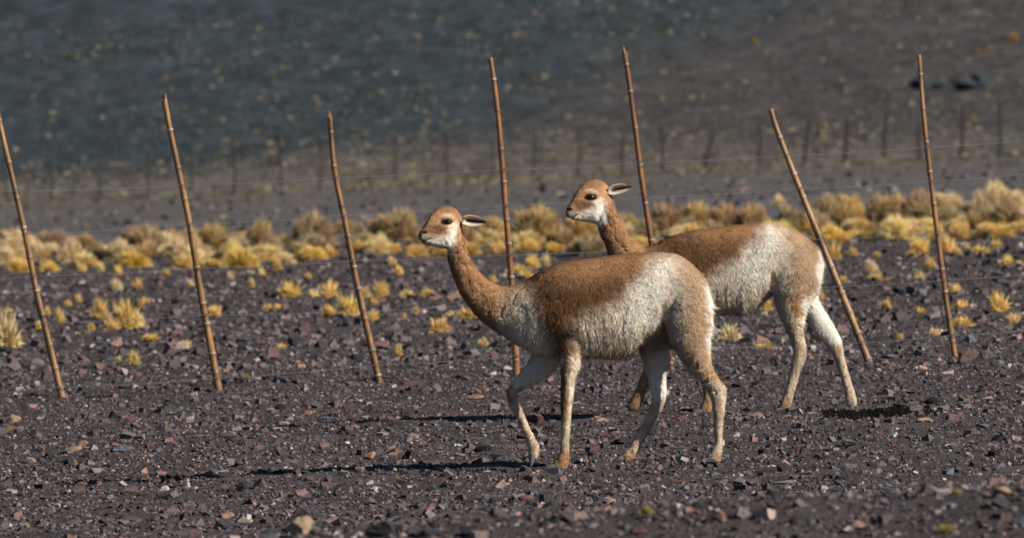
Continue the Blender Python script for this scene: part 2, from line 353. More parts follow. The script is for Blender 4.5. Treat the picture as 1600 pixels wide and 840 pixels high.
def scatter(n, y0, y1, s0, s1, base, faces, power=2.2, ypow=1.0, sink=.18, spread=None, outer=False):
    yy = y0 + (y1 - y0) * RNG.random(n) ** ypow
    hw = .0597 * yy * 1.06 + .3
    xx = (RNG.random(n) * 2 - 1) * hw
    if outer: xx = np.sign(xx) * (hw + np.abs(RNG.normal(0, 2.2, n)))
    sz = s0 + (s1 - s0) * RNG.random(n) ** power
    k = len(base)
    V = base[None] * (1 + RNG.uniform(-.32, .32, (n, k, 3))) + RNG.uniform(-.10, .10, (n, k, 3))
    V = V * np.stack([RNG.uniform(.8, 1.3, n), RNG.uniform(.65, 1.0, n), RNG.uniform(.5, .95, n)], 1)[:, None, :]
    V = np.einsum('nij,nkj->nki', rotmats(n, .32), V) * sz[:, None, None]
    zz = H(xx, yy) + sz * (.28 - sink)
    V = V + np.stack([xx, yy, zz], 1)[:, None, :]
    c = PAL[RNG.choice(len(PAL), n, p=PW)] * RNG.uniform(.35, 1.6, (n, 1)); c = np.minimum(c, .30)
    Fc = faces[None] + (np.arange(n) * k)[:, None, None]
    return V.reshape(-1, 3), Fc.reshape(-1, 3), np.repeat(c, k, 0)
def gravel(name, sets, label):
    Vs, Fs, Cs, o = [], [], [], 0
    for a in sets:
        v, f, c = scatter(**a); Vs.append(v); Fs.append(f + o); Cs.append(c); o += len(v)
    ob = mk(name, np_mesh(name, np.concatenate(Vs), [np.concatenate(Fs)], np.concatenate(Cs)), M['stone'])
    tag(ob, label, 'gravel', kind='stuff')
gravel('gravel', [dict(n=102000, y0=27, y1=52, s0=.0075, s1=.026, base=OCT, faces=OF, power=2.8),
                  dict(n=14000, y0=23.8, y1=27.2, s0=.009, s1=.034, base=OCT, faces=OF, power=2.5),
                  dict(n=7500, y0=24, y1=52, s0=.015, s1=.046, base=CUBE, faces=CF, power=3.6),
                  dict(n=13000, y0=24, y1=70, s0=.014, s1=.045, base=OCT, faces=OF, outer=True)],
       'loose dark volcanic gravel around and before the animals')
gravel('gravel', [dict(n=36000, y0=51, y1=93, s0=.014, s1=.038, base=OCT, faces=OF, ypow=1.2),
                  dict(n=4500, y0=51, y1=93, s0=.03, s1=.08, base=CUBE, faces=CF, power=3.6, ypow=1.2),
                  dict(n=1500, y0=93, y1=330, s0=.04, s1=.16, base=CUBE, faces=CF, power=5)],
       'dark purplish stony ground cover beyond the bamboo fence')
# angular single rocks ----------------------------------------------------
def ico_pts():
    p = (1 + 5 ** .5) / 2
    v = [(-1,p,0),(1,p,0),(-1,-p,0),(1,-p,0),(0,-1,p),(0,1,p),(0,-1,-p),(0,1,-p),(p,0,-1),(p,0,1),(-p,0,-1),(-p,0,1)]
    f = [(0,11,5),(0,5,1),(0,1,7),(0,7,10),(0,10,11),(1,5,9),(5,11,4),(11,10,2),(10,7,6),(7,1,8),(3,9,4),(3,4,2),(3,2,6),(3,6,8),(3,8,9),(4,9,5),(2,4,11),(6,2,10),(8,6,7),(9,8,1)]
    v = np.array(v, float); return v / np.linalg.norm(v, axis=1)[:, None], f
def rock_mesh(k):
    """ball cut by random planes: flat facets, hard edges"""
    r = np.random.default_rng(100 + k); v, f = ico_pts(); v = list(map(np.array, v)); 
    for _ in range(2):
        mid = {}; nf = []
        def m(a, b):
            q = (min(a, b), max(a, b))
            if q not in mid:
                s = v[a] + v[b]; v.append(s / np.linalg.norm(s)); mid[q] = len(v) - 1
            return mid[q]
        for a, b, c in f:
            x, y, z = m(a, b), m(b, c), m(c, a); nf += [(a, x, z), (b, y, x), (c, z, y), (x, y, z)]
        f = nf
    V = np.array(v)
    for _ in range(11):
        n = r.normal(size=3); n /= np.linalg.norm(n); dd = r.uniform(.42, .72); s = V @ n - dd
        V = V - np.clip(s, 0, None)[:, None] * n
    V = V * np.array([1, r.uniform(.65, .95), r.uniform(.55, .9)]); V = V / (V[:, 0].max() - V[:, 0].min())
    V = V + .012 * r.normal(size=V.shape); V[:, 2] -= V[:, 2].min()
    me = np_mesh('rock', V, [np.array(f)]); me.materials.append(M['rock']); return me
ROCKS = [rock_mesh(k) for k in range(10)]
CK = dict(black=(.020,.020,.024), navy=(.035,.042,.058), grey=(.12,.115,.115), bluegrey=(.085,.10,.125), tan=(.24,.165,.11), brown=(.11,.075,.058), red=(.11,.058,.048), darkred=(.075,.038,.036),
          orange=(.19,.11,.075), pink=(.20,.125,.11), purple=(.065,.048,.060), white=(.42,.40,.38), ochre=(.26,.17,.09), salmon=(.22,.135,.105), pale=(.30,.26,.23))
CWORD = dict(black='black', navy='dark navy', grey='grey', bluegrey='blue-grey', tan='tan', brown='brown', red='red', darkred='dark red', orange='orange-brown', pink='pinkish', purple='purple-brown', white='white', ochre='ochre', salmon='salmon', pale='pale buff')
RK = [(22,662,26,'tan',.8),(199,686,24,'grey',.7),(189,704,36,'bluegrey',.35),(112,706,24,'tan',.6),(129,697,16,'salmon',.8),(47,727,21,'brown',.7),(66,707,17,'red',.6),(311,686,18,'brown',.6),(356,683,26,'purple',.5),
 (504,662,21,'navy',.7),(555,671,17,'pink',.8),(579,716,18,'ochre',.7),(351,812,27,'orange',.6),(244,754,17,'brown',.7),(382,735,19,'brown',.6),(755,706,25,'black',.6),(722,713,21,'pink',.4),
 (595,676,13,'red',.8),(819,781,21,'red',.6),(838,663,24,'darkred',.6),(928,707,23,'darkred',.6),(819,739,13,'navy',.8),(584,768,12,'white',.8),(541,696,9,'white',1),(941,659,19,'tan',.5),(978,693,23,'black',.7),(672,732,15,'darkred',.7),
 (1332,704,25,'black',.7),(1021,680,25,'navy',.7),(1184,651,19,'salmon',.6),(1067,656,17,'red',.6),(1456,634,21,'black',.6),(1409,636,25,'black',.5),(1448,659,25,'tan',.45),(1236,754,38,'pale',.25),(1262,741,19,'bluegrey',.5),
 (1208,778,19,'orange',.7),(1240,784,16,'brown',1.1),(1394,759,17,'bluegrey',.8),(1484,743,19,'bluegrey',.7),(1354,721,21,'navy',.5),(1511,567,33,'brown',.85),(1539,557,28,'purple',.7),(1556,573,21,'grey',.8),
 (1374,533,37,'black',.35),(1389,559,25,'bluegrey',.4),(1514,536,14,'bluegrey',1.2),(1589,531,17,'pink',.7),(1406,461,21,'black',.6),(1559,499,19,'black',.7),(634,602,46,'darkred',.3),(679,608,17,'brown',.6),
 (742,623,27,'orange',.45),(757,613,12,'salmon',.9),(102,577,27,'black',.5),(155,545,23,'black',.6),(50,638,18,'salmon',.5),(173,562,17,'bluegrey',.5),(461,541,17,'black',1),(560,565,21,'black',.7),(640,544,12,'pink',.8),
 (728,563,21,'darkred',.7),(751,563,17,'purple',.7),(667,565,13,'bluegrey',.5),(380,534,20,'navy',.6),(1210,530,22,'navy',.45),(700,318,12,'black',.8),(848,298,12,'black',.8),(1160,286,9,'white',.7),(70,284,11,'black',.8),(1270,500,16,'pink',.6),(865,760,14,'brown',.7),
 (1420,690,15,'red',.6),(1080,760,14,'orange',.6),(705,655,13,'navy',.7),(640,690,13,'pink',.7),(1120,784,15,'brown',.6),(920,790,16,'grey',.6),(300,730,13,'red',.7),(130,760,15,'brown',.7),(430,700,14,'navy',.6)]
BERM = [(470,836,46,'tan',.8),(603,838,54,'black',.6),(678,836,28,'black',.6),(1339,828,30,'salmon',.6),(1568,776,28,'tan',.8),(1541,776,22,'brown',.6),(1247,822,30,'black',.6),(1124,818,20,'orange',.8),(1379,788,24,'purple',.6),(1208,796,16,'black',.7),(1470,800,22,'grey',.6),(1002,832,24,'darkred',.6),(1590,822,24,'navy',.7),(1300,800,18,'pink',.6)]
ORD = ['first','second','third','fourth','fifth','sixth','seventh','eighth','ninth','tenth','eleventh','twelfth','thirteenth','fourteenth','fifteenth','sixteenth','seventeenth','eighteenth','nineteenth','twentieth']
def zone(px):
    names = ['left of the first bamboo post'] + [f'between the {ORD[k]} and {ORD[k+1]} bamboo posts' for k in range(6)] + ['right of the seventh bamboo post']
    xs = [97, 343, 592, 807, 1048, 1355, 1492]
    return names[sum(px > q for q in xs)]
def ordinal_labels(items, fmt):
    """items: (key, depth) -> label that counts from the nearest within its key"""
    res = [None] * len(items)
    for key in set(k for k, _ in items):
        idx = sorted([i for i, (k, _) in enumerate(items) if k == key], key=lambda i: items[i][1])
        for j, i in enumerate(idx): res[i] = fmt(key, None if len(idx) == 1 else j)
    return res
rl = []; ritems = []
for (px, py, wd, ck, fl) in RK + BERM:
    berm = (px, py, wd, ck, fl) in BERM
    p, dist = ground_hit(px, py, 23.0 if berm else 27.5)
    rl.append((p, dist, wd * dist / F, ck, fl)); ritems.append(((CWORD[ck], 'on the near foreground rise' if berm else zone(px)), dist))
rlab = ordinal_labels(ritems, lambda k, j: f'{k[0]} rock {k[1]}' + ('' if j is None else f', {ORD[j]} nearest of its colour'))
for (p, dist, s, ck, fl), lab in zip(rl, rlab):
    o = mk('rock', random.choice(ROCKS), None, loc=(p[0], p[1], p[2] - s * .10))
    o.scale = (s * 1.08, s * 1.0, s * fl * 1.35); o.rotation_euler = (random.uniform(-.15, .15), random.uniform(-.15, .15), random.uniform(-.6, .6))
    o.color = (*CK[ck], 1); tag(o, lab, 'rock', 'single rocks on the gravel')
for k in range(150):
    yy = 28 + 22 * random.random() ** 1.0; xx = random.uniform(-1, 1) * .0597 * yy
    s = random.uniform(.028, .048); z = float(H(np.array([xx]), np.array([yy]))[0])
    o = mk('stone', random.choice(ROCKS), None, loc=(xx, yy, z - s * .12)); o.scale = (s, s * random.uniform(.8, 1.1), s * random.uniform(.5, 1.0))
    o.rotation_euler = (random.uniform(-.25, .25), random.uniform(-.25, .25), random.uniform(0, 6.3))
    o.color = (*(np.array(PAL[RNG.choice(len(PAL), p=PW)]) * random.uniform(.7, 1.2)), 1)
    tag(o, 'small angular stone half sunk in the dark gravel', 'stone', 'small stones scattered in the gravel')
# boulders on the hill
for (px, py, wd, fl, lab) in [(1440,139,40,.45,'low dark boulder, leftmost of the group on the hillside'),(1497,134,20,1.0,'pointed dark boulder standing up on the hillside'),(1508,141,34,.5,'broad dark boulder at the foot of the pointed one'),(1533,138,22,.8,'rounded dark boulder, rightmost of the hillside group'),(1470,138,18,.5,'small dark boulder between the leftmost and pointed boulders')]:
    p, dist = ground_hit(px, py, 340); s = wd * dist / F
    o = mk('boulder', random.choice(ROCKS), None, loc=(p[0], p[1], p[2] - .1 * s)); o.scale = (s * 1.2, s, s * fl * 2.0); o.rotation_euler.z = random.uniform(-.7, .7)
    o.color = (.022, .028, .034, 1); tag(o, lab, 'boulder', 'boulders on the hillside')

# ================================================================== GRASS
def tuft_mesh(name, k, blades, spread, droop, wdt, seg=3, disc=.30):
    """unit tuft: about 1 wide, 1 high; scale on the object"""
    r = np.random.default_rng(300 + k); n = blades
    ang = r.uniform(0, 2 * np.pi, n); rad = disc * np.sqrt(r.random(n))
    root = np.stack([rad * np.cos(ang), rad * np.sin(ang), np.full(n, -.04)], 1)
    a2 = ang + r.normal(0, .5, n); lean = spread * (rad / disc) * r.uniform(.4, 1.25, n) + np.abs(r.normal(0, .12, n))
    L = r.uniform(.62, 1.08, n) * (1 + .12 * np.sin(3 * ang + k))
    out = np.stack([np.cos(a2), np.sin(a2), np.zeros(n)], 1)
    side = np.stack([-np.sin(a2 + r.normal(0, .9, n)), np.cos(a2 + r.normal(0, .9, n)), np.zeros(n)], 1)
    P = [root]; th = lean.copy()
    for s in range(seg):
        P.append(P[-1] + (L / seg)[:, None] * (np.cos(th)[:, None] * np.array([0, 0, 1]) + np.sin(th)[:, None] * out)); th = np.minimum(th + droop / seg * r.uniform(.6, 1.4, n), 2.2)
    ws = [1.0, .85, .6, .12][:seg] + [.12]
    V = []; 
    for s in range(seg + 1):
        V.append(P[s] - side * wdt * ws[s] * .5); V.append(P[s] + side * wdt * ws[s] * .5)
    V = np.stack(V, 1); kk = 2 * (seg + 1)
    q = np.array([(2 * s, 2 * s + 1, 2 * s + 3, 2 * s + 2) for s in range(seg)])
    Fc = (q[None] + (np.arange(n) * kk)[:, None, None]).reshape(-1, 4)
    c = np.array([1.0, 1.0, 1.0]) * r.uniform(.7, 1.25, (n, 1)) * np.stack([np.ones(n), r.uniform(.9, 1.06, n), r.uniform(.7, 1.2, n)], 1)
    Vf = V.reshape(-1, 3); Vf[:, 2] = np.maximum(Vf[:, 2], -.05)
    me = np_mesh(name, Vf, [Fc], np.repeat(c, kk, 0)); me.materials.append(M['grass']); return me
def dome_mesh(name, k, blades, wdt, rag=.88):
    """dense cushion: fibres radiate from the foot and end on an uneven dome about 1 wide and .5 high (scaled to unit height)"""
    r = np.random.default_rng(700 + k); n = blades
    ct = r.random(n) ** .8; st = np.sqrt(1 - ct * ct); a = r.uniform(0, 2 * np.pi, n); dv = np.stack([st * np.cos(a), st * np.sin(a), ct], 1)
    lump = 1 + .30 * noise(dv[:, 0] * 2.6, dv[:, 1] * 2.6, dv[:, 2] * 2.6 + k * 9, 5) + .10 * noise(dv[:, 0] * 7, dv[:, 1] * 7, dv[:, 2] * 7 + k, 6)
    tipp = dv * np.array([.55, .55, 1.0]) * (lump * r.uniform(rag, 1.94 - rag, n))[:, None]; tipp[:, 2] -= .10 * st ** 3 * r.random(n)
    root = dv * np.array([.22, .22, .10]) * r.uniform(.5, 1.2, (n, 1)); root[:, 2] = np.minimum(root[:, 2], .15) - .04
    mid = root * .45 + tipp * .55 + np.array([0, 0, 1]) * (.13 * st)[:, None]
    side = np.cross(dv, r.normal(size=(n, 3))); side /= np.linalg.norm(side, axis=1)[:, None]
    V = np.stack([root - side * wdt * .5, root + side * wdt * .5, mid + side * wdt * .45, mid - side * wdt * .45, tipp], 1)
    i = np.arange(n)[:, None] * 5; c = r.uniform(.75, 1.2, (n, 1)) * np.stack([np.ones(n), r.uniform(.95, 1.03, n), r.uniform(.8, 1.15, n)], 1)
    me = np_mesh(name, V.reshape(-1, 3), [i + np.array([[0, 1, 2, 3]]), i + np.array([[3, 2, 4]])], np.repeat(c, 5, 0)); me.materials.append(M['grass']); return me
SMALL = [dome_mesh('grass_tuft', 30 + k, 460, .042, .66) for k in range(6)]
BUSH = [dome_mesh('tussock', k, 2200, .026) for k in range(6)]
YEL, GOLD, OCH, OLV, CRM = (.74,.54,.20), (.60,.43,.20), (.45,.32,.17), (.42,.335,.19), (.74,.60,.33)
def wvar(c, a=.14):
    f = random.uniform(1 - a, 1 + a); return (min(.85, c[0] * f), min(.85, c[1] * f * random.uniform(.96, 1.02)), c[2] * f * random.uniform(.85, 1.15))
T = [(12,548,44,54),(157,499,28,32),(198,514,46,44),(175,516,28,17),(219,510,18,22),(226,481,21,18),(92,505,19,21),(123,472,12,13),(182,453,20,18),(215,452,19,16),(143,516,14,12),(209,571,21,25),(187,571,11,14),(236,531,27,10),(286,543,30,10),(61,514,14,11),(14,490,15,9),(107,478,13,10),(74,492,10,12),
 (453,464,39,24),(490,469,23,18),(515,467,31,27),(545,494,38,33),(513,494,24,20),(572,467,21,19),(595,465,27,26),(584,477,21,12),(583,501,21,16),(638,467,27,15),(669,465,26,15),(687,520,39,22),(732,499,36,20),(706,499,20,12),(612,413,15,11),(624,430,15,15),(481,435,10,9),(408,430,11,10),(418,486,17,12),(434,486,15,11),(631,498,10,8),(755,544,23,16),(439,547,19,12),(624,557,14,18),(720,467,15,14),(650,490,13,11),
 (1303,408,27,28),(1333,400,19,14),(1370,402,13,10),(1360,426,23,18),(1367,439,25,13),(1436,399,37,28),(1454,421,19,17),(1437,439,17,16),(1391,441,11,9),(1480,396,31,24),(1497,399,13,11),(1508,389,17,11),(1531,397,31,12),(1557,389,21,14),(1574,416,21,20),(1593,417,15,9),(1493,460,23,16),(1503,486,27,18),(1561,487,33,28),(1584,505,29,17),(1434,492,27,13),(1387,484,13,15),(1503,511,37,17),(1461,526,23,13),(1281,471,17,16),(1318,442,15,11),(1406,530,11,10),
 (1140,533,37,24),(1195,546,37,7),(335,495,25,18),(832,420,24,20),(852,416,18,20),(808,428,34,16),(822,437,28,13),(770,443,13,14),(298,448,14,12),(393,448,11,12),(410,428,11,9),(129,425,15,15),(157,424,13,12),(1197,486,24,20),(1186,462,10,10),(482,436,12,9),(290,543,20,10),(40,420,24,16),(185,430,16,14),(260,430,14,10),(360,436,12,10),(1000,400,20,14),(1270,440,18,16)]
items = []; recs = []
for (px, py, wd, ht) in T:
    p, dist = ground_hit(px, py, 27.5); recs.append((p, dist, wd * dist / F, ht * dist / F, ht / wd)); items.append((zone(px), dist))
def tuft_label(kind):
    return lambda z, j: f'{kind} {z}' + ('' if j is None else f', {ORD[j] if j < 20 else "number " + str(j + 1)} nearest there')
tl = ordinal_labels(items, tuft_label('small golden grass tuft'))
for i, ((p, dist, wd, ht, fl), lab) in enumerate(zip(recs, tl)):
    o = mk('grass_tuft', SMALL[i % 6], None, loc=tuple(p)); o.scale = (wd * .98, wd * .98, max(ht, .04) * 1.02); o.rotation_euler.z = random.uniform(0, 6.3)
    o.color = (*wvar(YEL if i % 4 else CRM), 1); tag(o, lab, 'grass tuft', 'small grass tufts on the gravel')
# near wisps
for (px, py, wd, ht, b, lab) in [(263,672,12,10,0,'tiny green-yellow grass wisp in the gravel before the second post'),(15,677,17,11,0,'tiny pale grass wisp at the left edge of the gravel'),(386,596,16,12,0,'pale grass wisp just right of the second post foot'),(1010,806,24,16,1,'pale green grass wisp on the foreground rise below the hooves'),(1495,778,22,13,1,'olive grass wisp on the crest of the foreground rise'),(1480,836,34,16,1,'olive grass wisp at the bottom edge of the foreground rise'),(1516,625,13,6,0,'thin yellow grass wisp behind the black patch')]:
    p, dist = ground_hit(px, py, 23 if b else 27.5); s = dist / F
    o = mk('grass_tuft', random.choice(SMALL), None, loc=tuple(p)); o.scale = (wd * s * .8, wd * s * .8, ht * s); o.color = (.34, .28, .09, 1); tag(o, lab, 'grass tuft', 'small grass tufts on the gravel')
# tussock band: (x, base y, width, height, colour)
B = [(230,402,72,52,OCH),(335,392,62,46,OCH),(405,388,62,46,OCH),(425,404,50,38,OLV),(490,386,74,60,OCH),(470,402,40,28,OLV),(560,378,40,30,OLV),(622,378,80,54,OCH),(660,392,50,34,OLV),(715,388,60,44,OCH),(775,376,50,42,GOLD),(838,376,82,58,GOLD),(875,388,50,36,OCH),(905,374,60,46,GOLD),(940,368,60,40,GOLD),
 (1040,366,66,52,OCH),(1012,372,44,34,OLV),(1085,360,64,48,GOLD),(1130,358,56,42,OCH),(1178,360,60,44,OCH),(1217,322,24,22,CRM),(1235,360,56,42,OLV),(1290,352,66,52,OCH),(1330,348,56,48,GOLD),(1262,366,44,34,GOLD),(1385,352,60,50,OCH),(1398,334,48,34,GOLD),(1440,348,66,54,OCH),(1480,356,60,40,OLV),(1478,326,64,28,CRM),(1560,336,92,52,CRM),(1530,346,56,40,OLV),(1575,358,60,54,OCH),(1520,364,44,36,OCH),(1350,370,50,34,GOLD),(1420,368,44,26,GOLD),
 (30,398,64,40,CRM),(65,408,50,34,CRM),(110,412,60,44,CRM),(150,408,46,34,OLV),(185,408,54,38,CRM),(8,414,40,32,CRM),(280,404,52,34,CRM),(305,412,44,30,CRM),(360,408,56,36,CRM),(385,416,36,22,YEL),(445,412,40,22,CRM),(80,390,60,34,OCH),(20,388,50,32,OLV),
 (30,424,40,24,YEL),(75,424,36,20,YEL),(285,420,36,26,YEL),(330,418,40,18,YEL),(410,406,54,26,GOLD),(432,422,18,24,YEL),(490,405,48,24,YEL),(515,400,26,20,YEL),(560,394,36,22,YEL),(610,396,44,22,YEL),(650,400,40,22,YEL),(690,400,44,24,YEL),(735,398,40,24,YEL),(780,396,40,22,YEL),(825,392,40,22,YEL),(865,394,40,20,YEL),(905,392,36,20,YEL),(945,388,34,18,YEL),
 (1000,386,36,18,YEL),(1290,376,50,18,YEL),(1330,374,44,18,YEL),(1400,374,44,22,YEL),(1460,370,36,20,YEL),(1540,366,40,18,YEL),(1590,362,36,20,YEL),(1500,374,26,14,YEL),(1060,382,40,18,YEL),(1240,374,40,18,YEL),
 (540,366,40,26,OLV),(690,366,44,30,OCH),(590,388,36,26,CRM),(745,384,36,26,CRM),(250,388,40,28,OCH),(300,378,40,28,OLV),(130,392,44,30,OCH),(1110,372,44,28,OLV),(1180,372,44,26,OCH),(985,362,40,30,OCH)]
rb = random.Random(21)
for k in range(80):
    px = rb.uniform(-20, 1620); line = 402 - (px - 300) * .036; row = rb.choice([0, 1, 2, 3])
    c = [YEL if rb.random() < .6 else CRM, CRM, OLV if px > 350 else CRM, OCH][row] if rb.random() < .8 else rb.choice([GOLD, CRM, OLV])
    wd = rb.uniform(34, 64); B.append((px, line + [14, 3, -8, -16][row] + rb.uniform(-5, 5), wd, wd * rb.uniform(.42, .7), c))
items = []; recs = []
CN = {OCH: 'ochre-brown', OLV: 'olive-grey', CRM: 'pale straw', GOLD: 'golden', YEL: 'bright yellow'}
for (px, py, wd, ht, c) in B:
    p, dist = ground_hit(px, py, 60); recs.append((p, dist, wd * dist / F, ht * dist / F)); items.append(((CN[c], zone(px)), dist))
bl = ordinal_labels(items, lambda k, j: f'{k[0]} tussock {k[1]}' + ('' if j is None else f', {ORD[j]} nearest of its colour'))
for i, ((p, dist, wd, ht), b, lab) in enumerate(zip(recs, B, bl)):
    o = mk('tussock', BUSH[i % 6], None, loc=(p[0], p[1], p[2] - .02)); o.scale = (wd * 1.02, wd * 1.02, ht * 1.0); o.rotation_euler.z = random.uniform(0, 6.3)
    o.color = (*wvar(b[4], .1), 1); tag(o, lab, 'grass tussock', 'tussocks in the band behind the gravel')
# hillside and plain ground cover: uncountable specks of grass
def specks(name, n, y0, y1, s0, s1, cols, label, dens=None):
    yy = RNG.uniform(y0, y1, n * 2); xx = RNG.uniform(-1, 1, n * 2) * (.0597 * yy * 1.15 + 2)
    if dens is not None:
        keep = RNG.random(n * 2) < dens(xx, yy); xx, yy = xx[keep], yy[keep]
    xx, yy = xx[:n], yy[:n]; n = len(xx); zz = H(xx, yy)
    me0 = tuft_mesh('speck', 77, 5, .9, .6, .42, 2, .3); k = len(me0.vertices); base = np.zeros(k * 3, np.float32); me0.vertices.foreach_get('co', base); base = base.reshape(-1, 3)
    nf = len(me0.polygons); fi = np.zeros(nf * 4, np.int32); me0.loops.foreach_get('vertex_index', fi); fi = fi.reshape(-1, 4); bpy.data.meshes.remove(me0)
    a = RNG.uniform(0, 6.28, n); s = s0 + (s1 - s0) * RNG.random(n) ** 2
    R = np.zeros((n, 3, 3)); R[:, 0, 0] = np.cos(a); R[:, 0, 1] = -np.sin(a); R[:, 1, 0] = np.sin(a); R[:, 1, 1] = np.cos(a); R[:, 2, 2] = .75
    V = np.einsum('nij,kj->nki', R, base) * s[:, None, None] + np.stack([xx, yy, zz], 1)[:, None, :]
    c = np.array(cols)[RNG.integers(0, len(cols), n)] * RNG.uniform(.6, 1.25, (n, 1))
    o = mk(name, np_mesh(name, V.reshape(-1, 3), [(fi[None] + (np.arange(n) * k)[:, None, None]).reshape(-1, 4)], np.repeat(c, k, 0)), M['grass'])
    o.color = (1, 1, 1, 1); tag(o, label, 'grass', kind='stuff')
specks('hillside_grass', 13500, 300, 425, .09, .27, [(.24,.205,.13),(.27,.225,.14),(.19,.17,.13),(.29,.22,.13),(.13,.13,.12),(.07,.08,.085)], 'faint sparse grass clumps speckled over the distant dark hillside',
       lambda x, y: .35 + .5 * smooth(-.2, .5, fbm(x / 5, y / 7, 0, 61)) * smooth(290, 345, y) + .5 * np.exp(-((y - 362) / 9) ** 2))
specks('plain_grass', 1500, 120, 345, .05, .20, [(.20,.16,.09),(.16,.14,.10),(.10,.09,.08)], 'low dry wisps scattered over the pale plain', lambda x, y: .2 + smooth(0, .5, fbm(x / 4, y / 10, 0, 62)))
for (px, py, wd) in [(1584,64,18),(1547,80,14),(1179,68,12),(1530,84,9)]:
    p, dist = ground_hit(px, py, 340); s = wd * dist / F
    o = mk('grass_tuft', random.choice(SMALL), None, loc=tuple(p)); o.scale = (s * .8, s * .8, s * .6); o.color = (.42, .26, .07, 1)
    tag(o, {1584: 'largest orange-yellow grass clump high on the hillside at the right edge', 1547: 'orange-yellow grass clump just left of the largest one uphill', 1179: 'lone orange-yellow grass clump high on the middle of the hillside', 1530: 'smallest orange-yellow grass clump above the hillside boulders'}[px], 'grass tuft', 'yellow clumps on the hillside')

# ================================================================== FENCES
def catmull(P, n):
    P = np.asarray(P, float); Q = np.concatenate([[2 * P[0] - P[1]], P, [2 * P[-1] - P[-2]]]); out = []
    for i in range(1, len(Q) - 2):
        t = np.linspace(0, 1, n, endpoint=False)[:, None]
        out.append(.5 * ((2 * Q[i]) + (-Q[i-1] + Q[i+1]) * t + (2*Q[i-1] - 5*Q[i] + 4*Q[i+1] - Q[i+2]) * t**2 + (-Q[i-1] + 3*Q[i] - 3*Q[i+1] + Q[i+2]) * t**3))
    out.append(P[-1:]); return np.concatenate(out)
def tube(C, R, sides=10, cap=True):
    C = np.asarray(C, float); n = len(C); Tn = np.gradient(C, axis=0); Tn /= np.linalg.norm(Tn, axis=1)[:, None]
    ref = np.array([0.0, 1, 0]) if abs(Tn[0][1]) < .9 else np.array([1.0, 0, 0])
    A = np.cross(Tn, ref); A /= np.linalg.norm(A, axis=1)[:, None]; Bn = np.cross(Tn, A)
    th = np.linspace(0, 2 * np.pi, sides, endpoint=False)
    V = C[:, None] + np.asarray(R)[:, None, None] * (np.cos(th)[None, :, None] * A[:, None] + np.sin(th)[None, :, None] * Bn[:, None])
    i = np.arange(n * sides).reshape(n, sides); j = np.roll(i, -1, 1)
    q = np.stack([i[:-1], j[:-1], j[1:], i[1:]], -1).reshape(-1, 4)
    V = V.reshape(-1, 3); faces = [q]
    if cap:
        V = np.concatenate([V, C[:1], C[-1:]]); a, b = n * sides, n * sides + 1
        faces.append(np.stack([j[0], i[0], np.full(sides, a)], 1)); faces.append(np.stack([i[-1], j[-1], np.full(sides, b)], 1))
    return V, faces
DF = 47.4
POSTS = [([(-9,150),(0,195),(22,290),(40,370),(58,460),(75,530),(97,622)],'first bamboo post from the left, cut by the picture edge'),
 ([(256,153),(266,205),(283,285),(297,355),(315,465),(330,545),(343,616)],'second bamboo post from the left, slanted cut top'),
 ([(515,180),(518,220),(524,275),(540,352),(557,440),(575,520),(593,599)],'third bamboo post from the left, short and bowed'),
 ([(766,90),(772,130),(780,200),(787,290),(796,400),(803,500),(807,586)],'fourth bamboo post, behind the nearer animal neck'),
 ([(975,78),(983,130),(993,205),(1004,290),(1018,380),(1034,480),(1048,575)],'fifth bamboo post with sharp cut tip, behind the farther animal neck'),
 ([(1204,170),(1213,200),(1231,248),(1267,338),(1300,420),(1330,495),(1355,559)],'sixth bamboo post, leaning hardest, behind the farther rump'),
 ([(1436,85),(1439,130),(1446,210),(1459,320),(1473,430),(1483,500),(1492,557)],'seventh bamboo post, thinnest and nearly upright at the right')]
WIRES = [([(-90,303),(22,298),(283,290),(523,277),(787,265),(1000,254),(1230,243),(1448,230),(1600,219),(1750,210)],'topmost fence wire'),
 ([(-90,373),(39,366),(297,350),(538,337),(792,321),(1008,308),(1250,295),(1455,283),(1600,272),(1750,263)],'second fence wire from the top'),
 ([(-90,441),(53,431),(309,419),(552,407),(796,398),(1021,388),(1283,374),(1465,363),(1600,353),(1750,345)],'third fence wire from the top'),
 ([(-90,517),(68,505),(320,492),(569,486),(800,471),(1035,460),(1312,447),(1476,437),(1600,428),(1750,420)],'fourth fence wire from the top'),
 ([(-90,617),(92,605),(338,590),(586,570),(805,556),(1042,545),(1342,535),(1488,523),(1600,515),(1750,508)],'lowest fence wire, near the ground')]
root_p = U(800, 590, DF); root_p[2] = float(H(root_p[0:1], root_p[1:2])[0])
fence = empty('bamboo_fence', tuple(root_p)); tag(fence, 'sparse fence of leaning bamboo canes strung with thin wires behind the animals', 'fence')
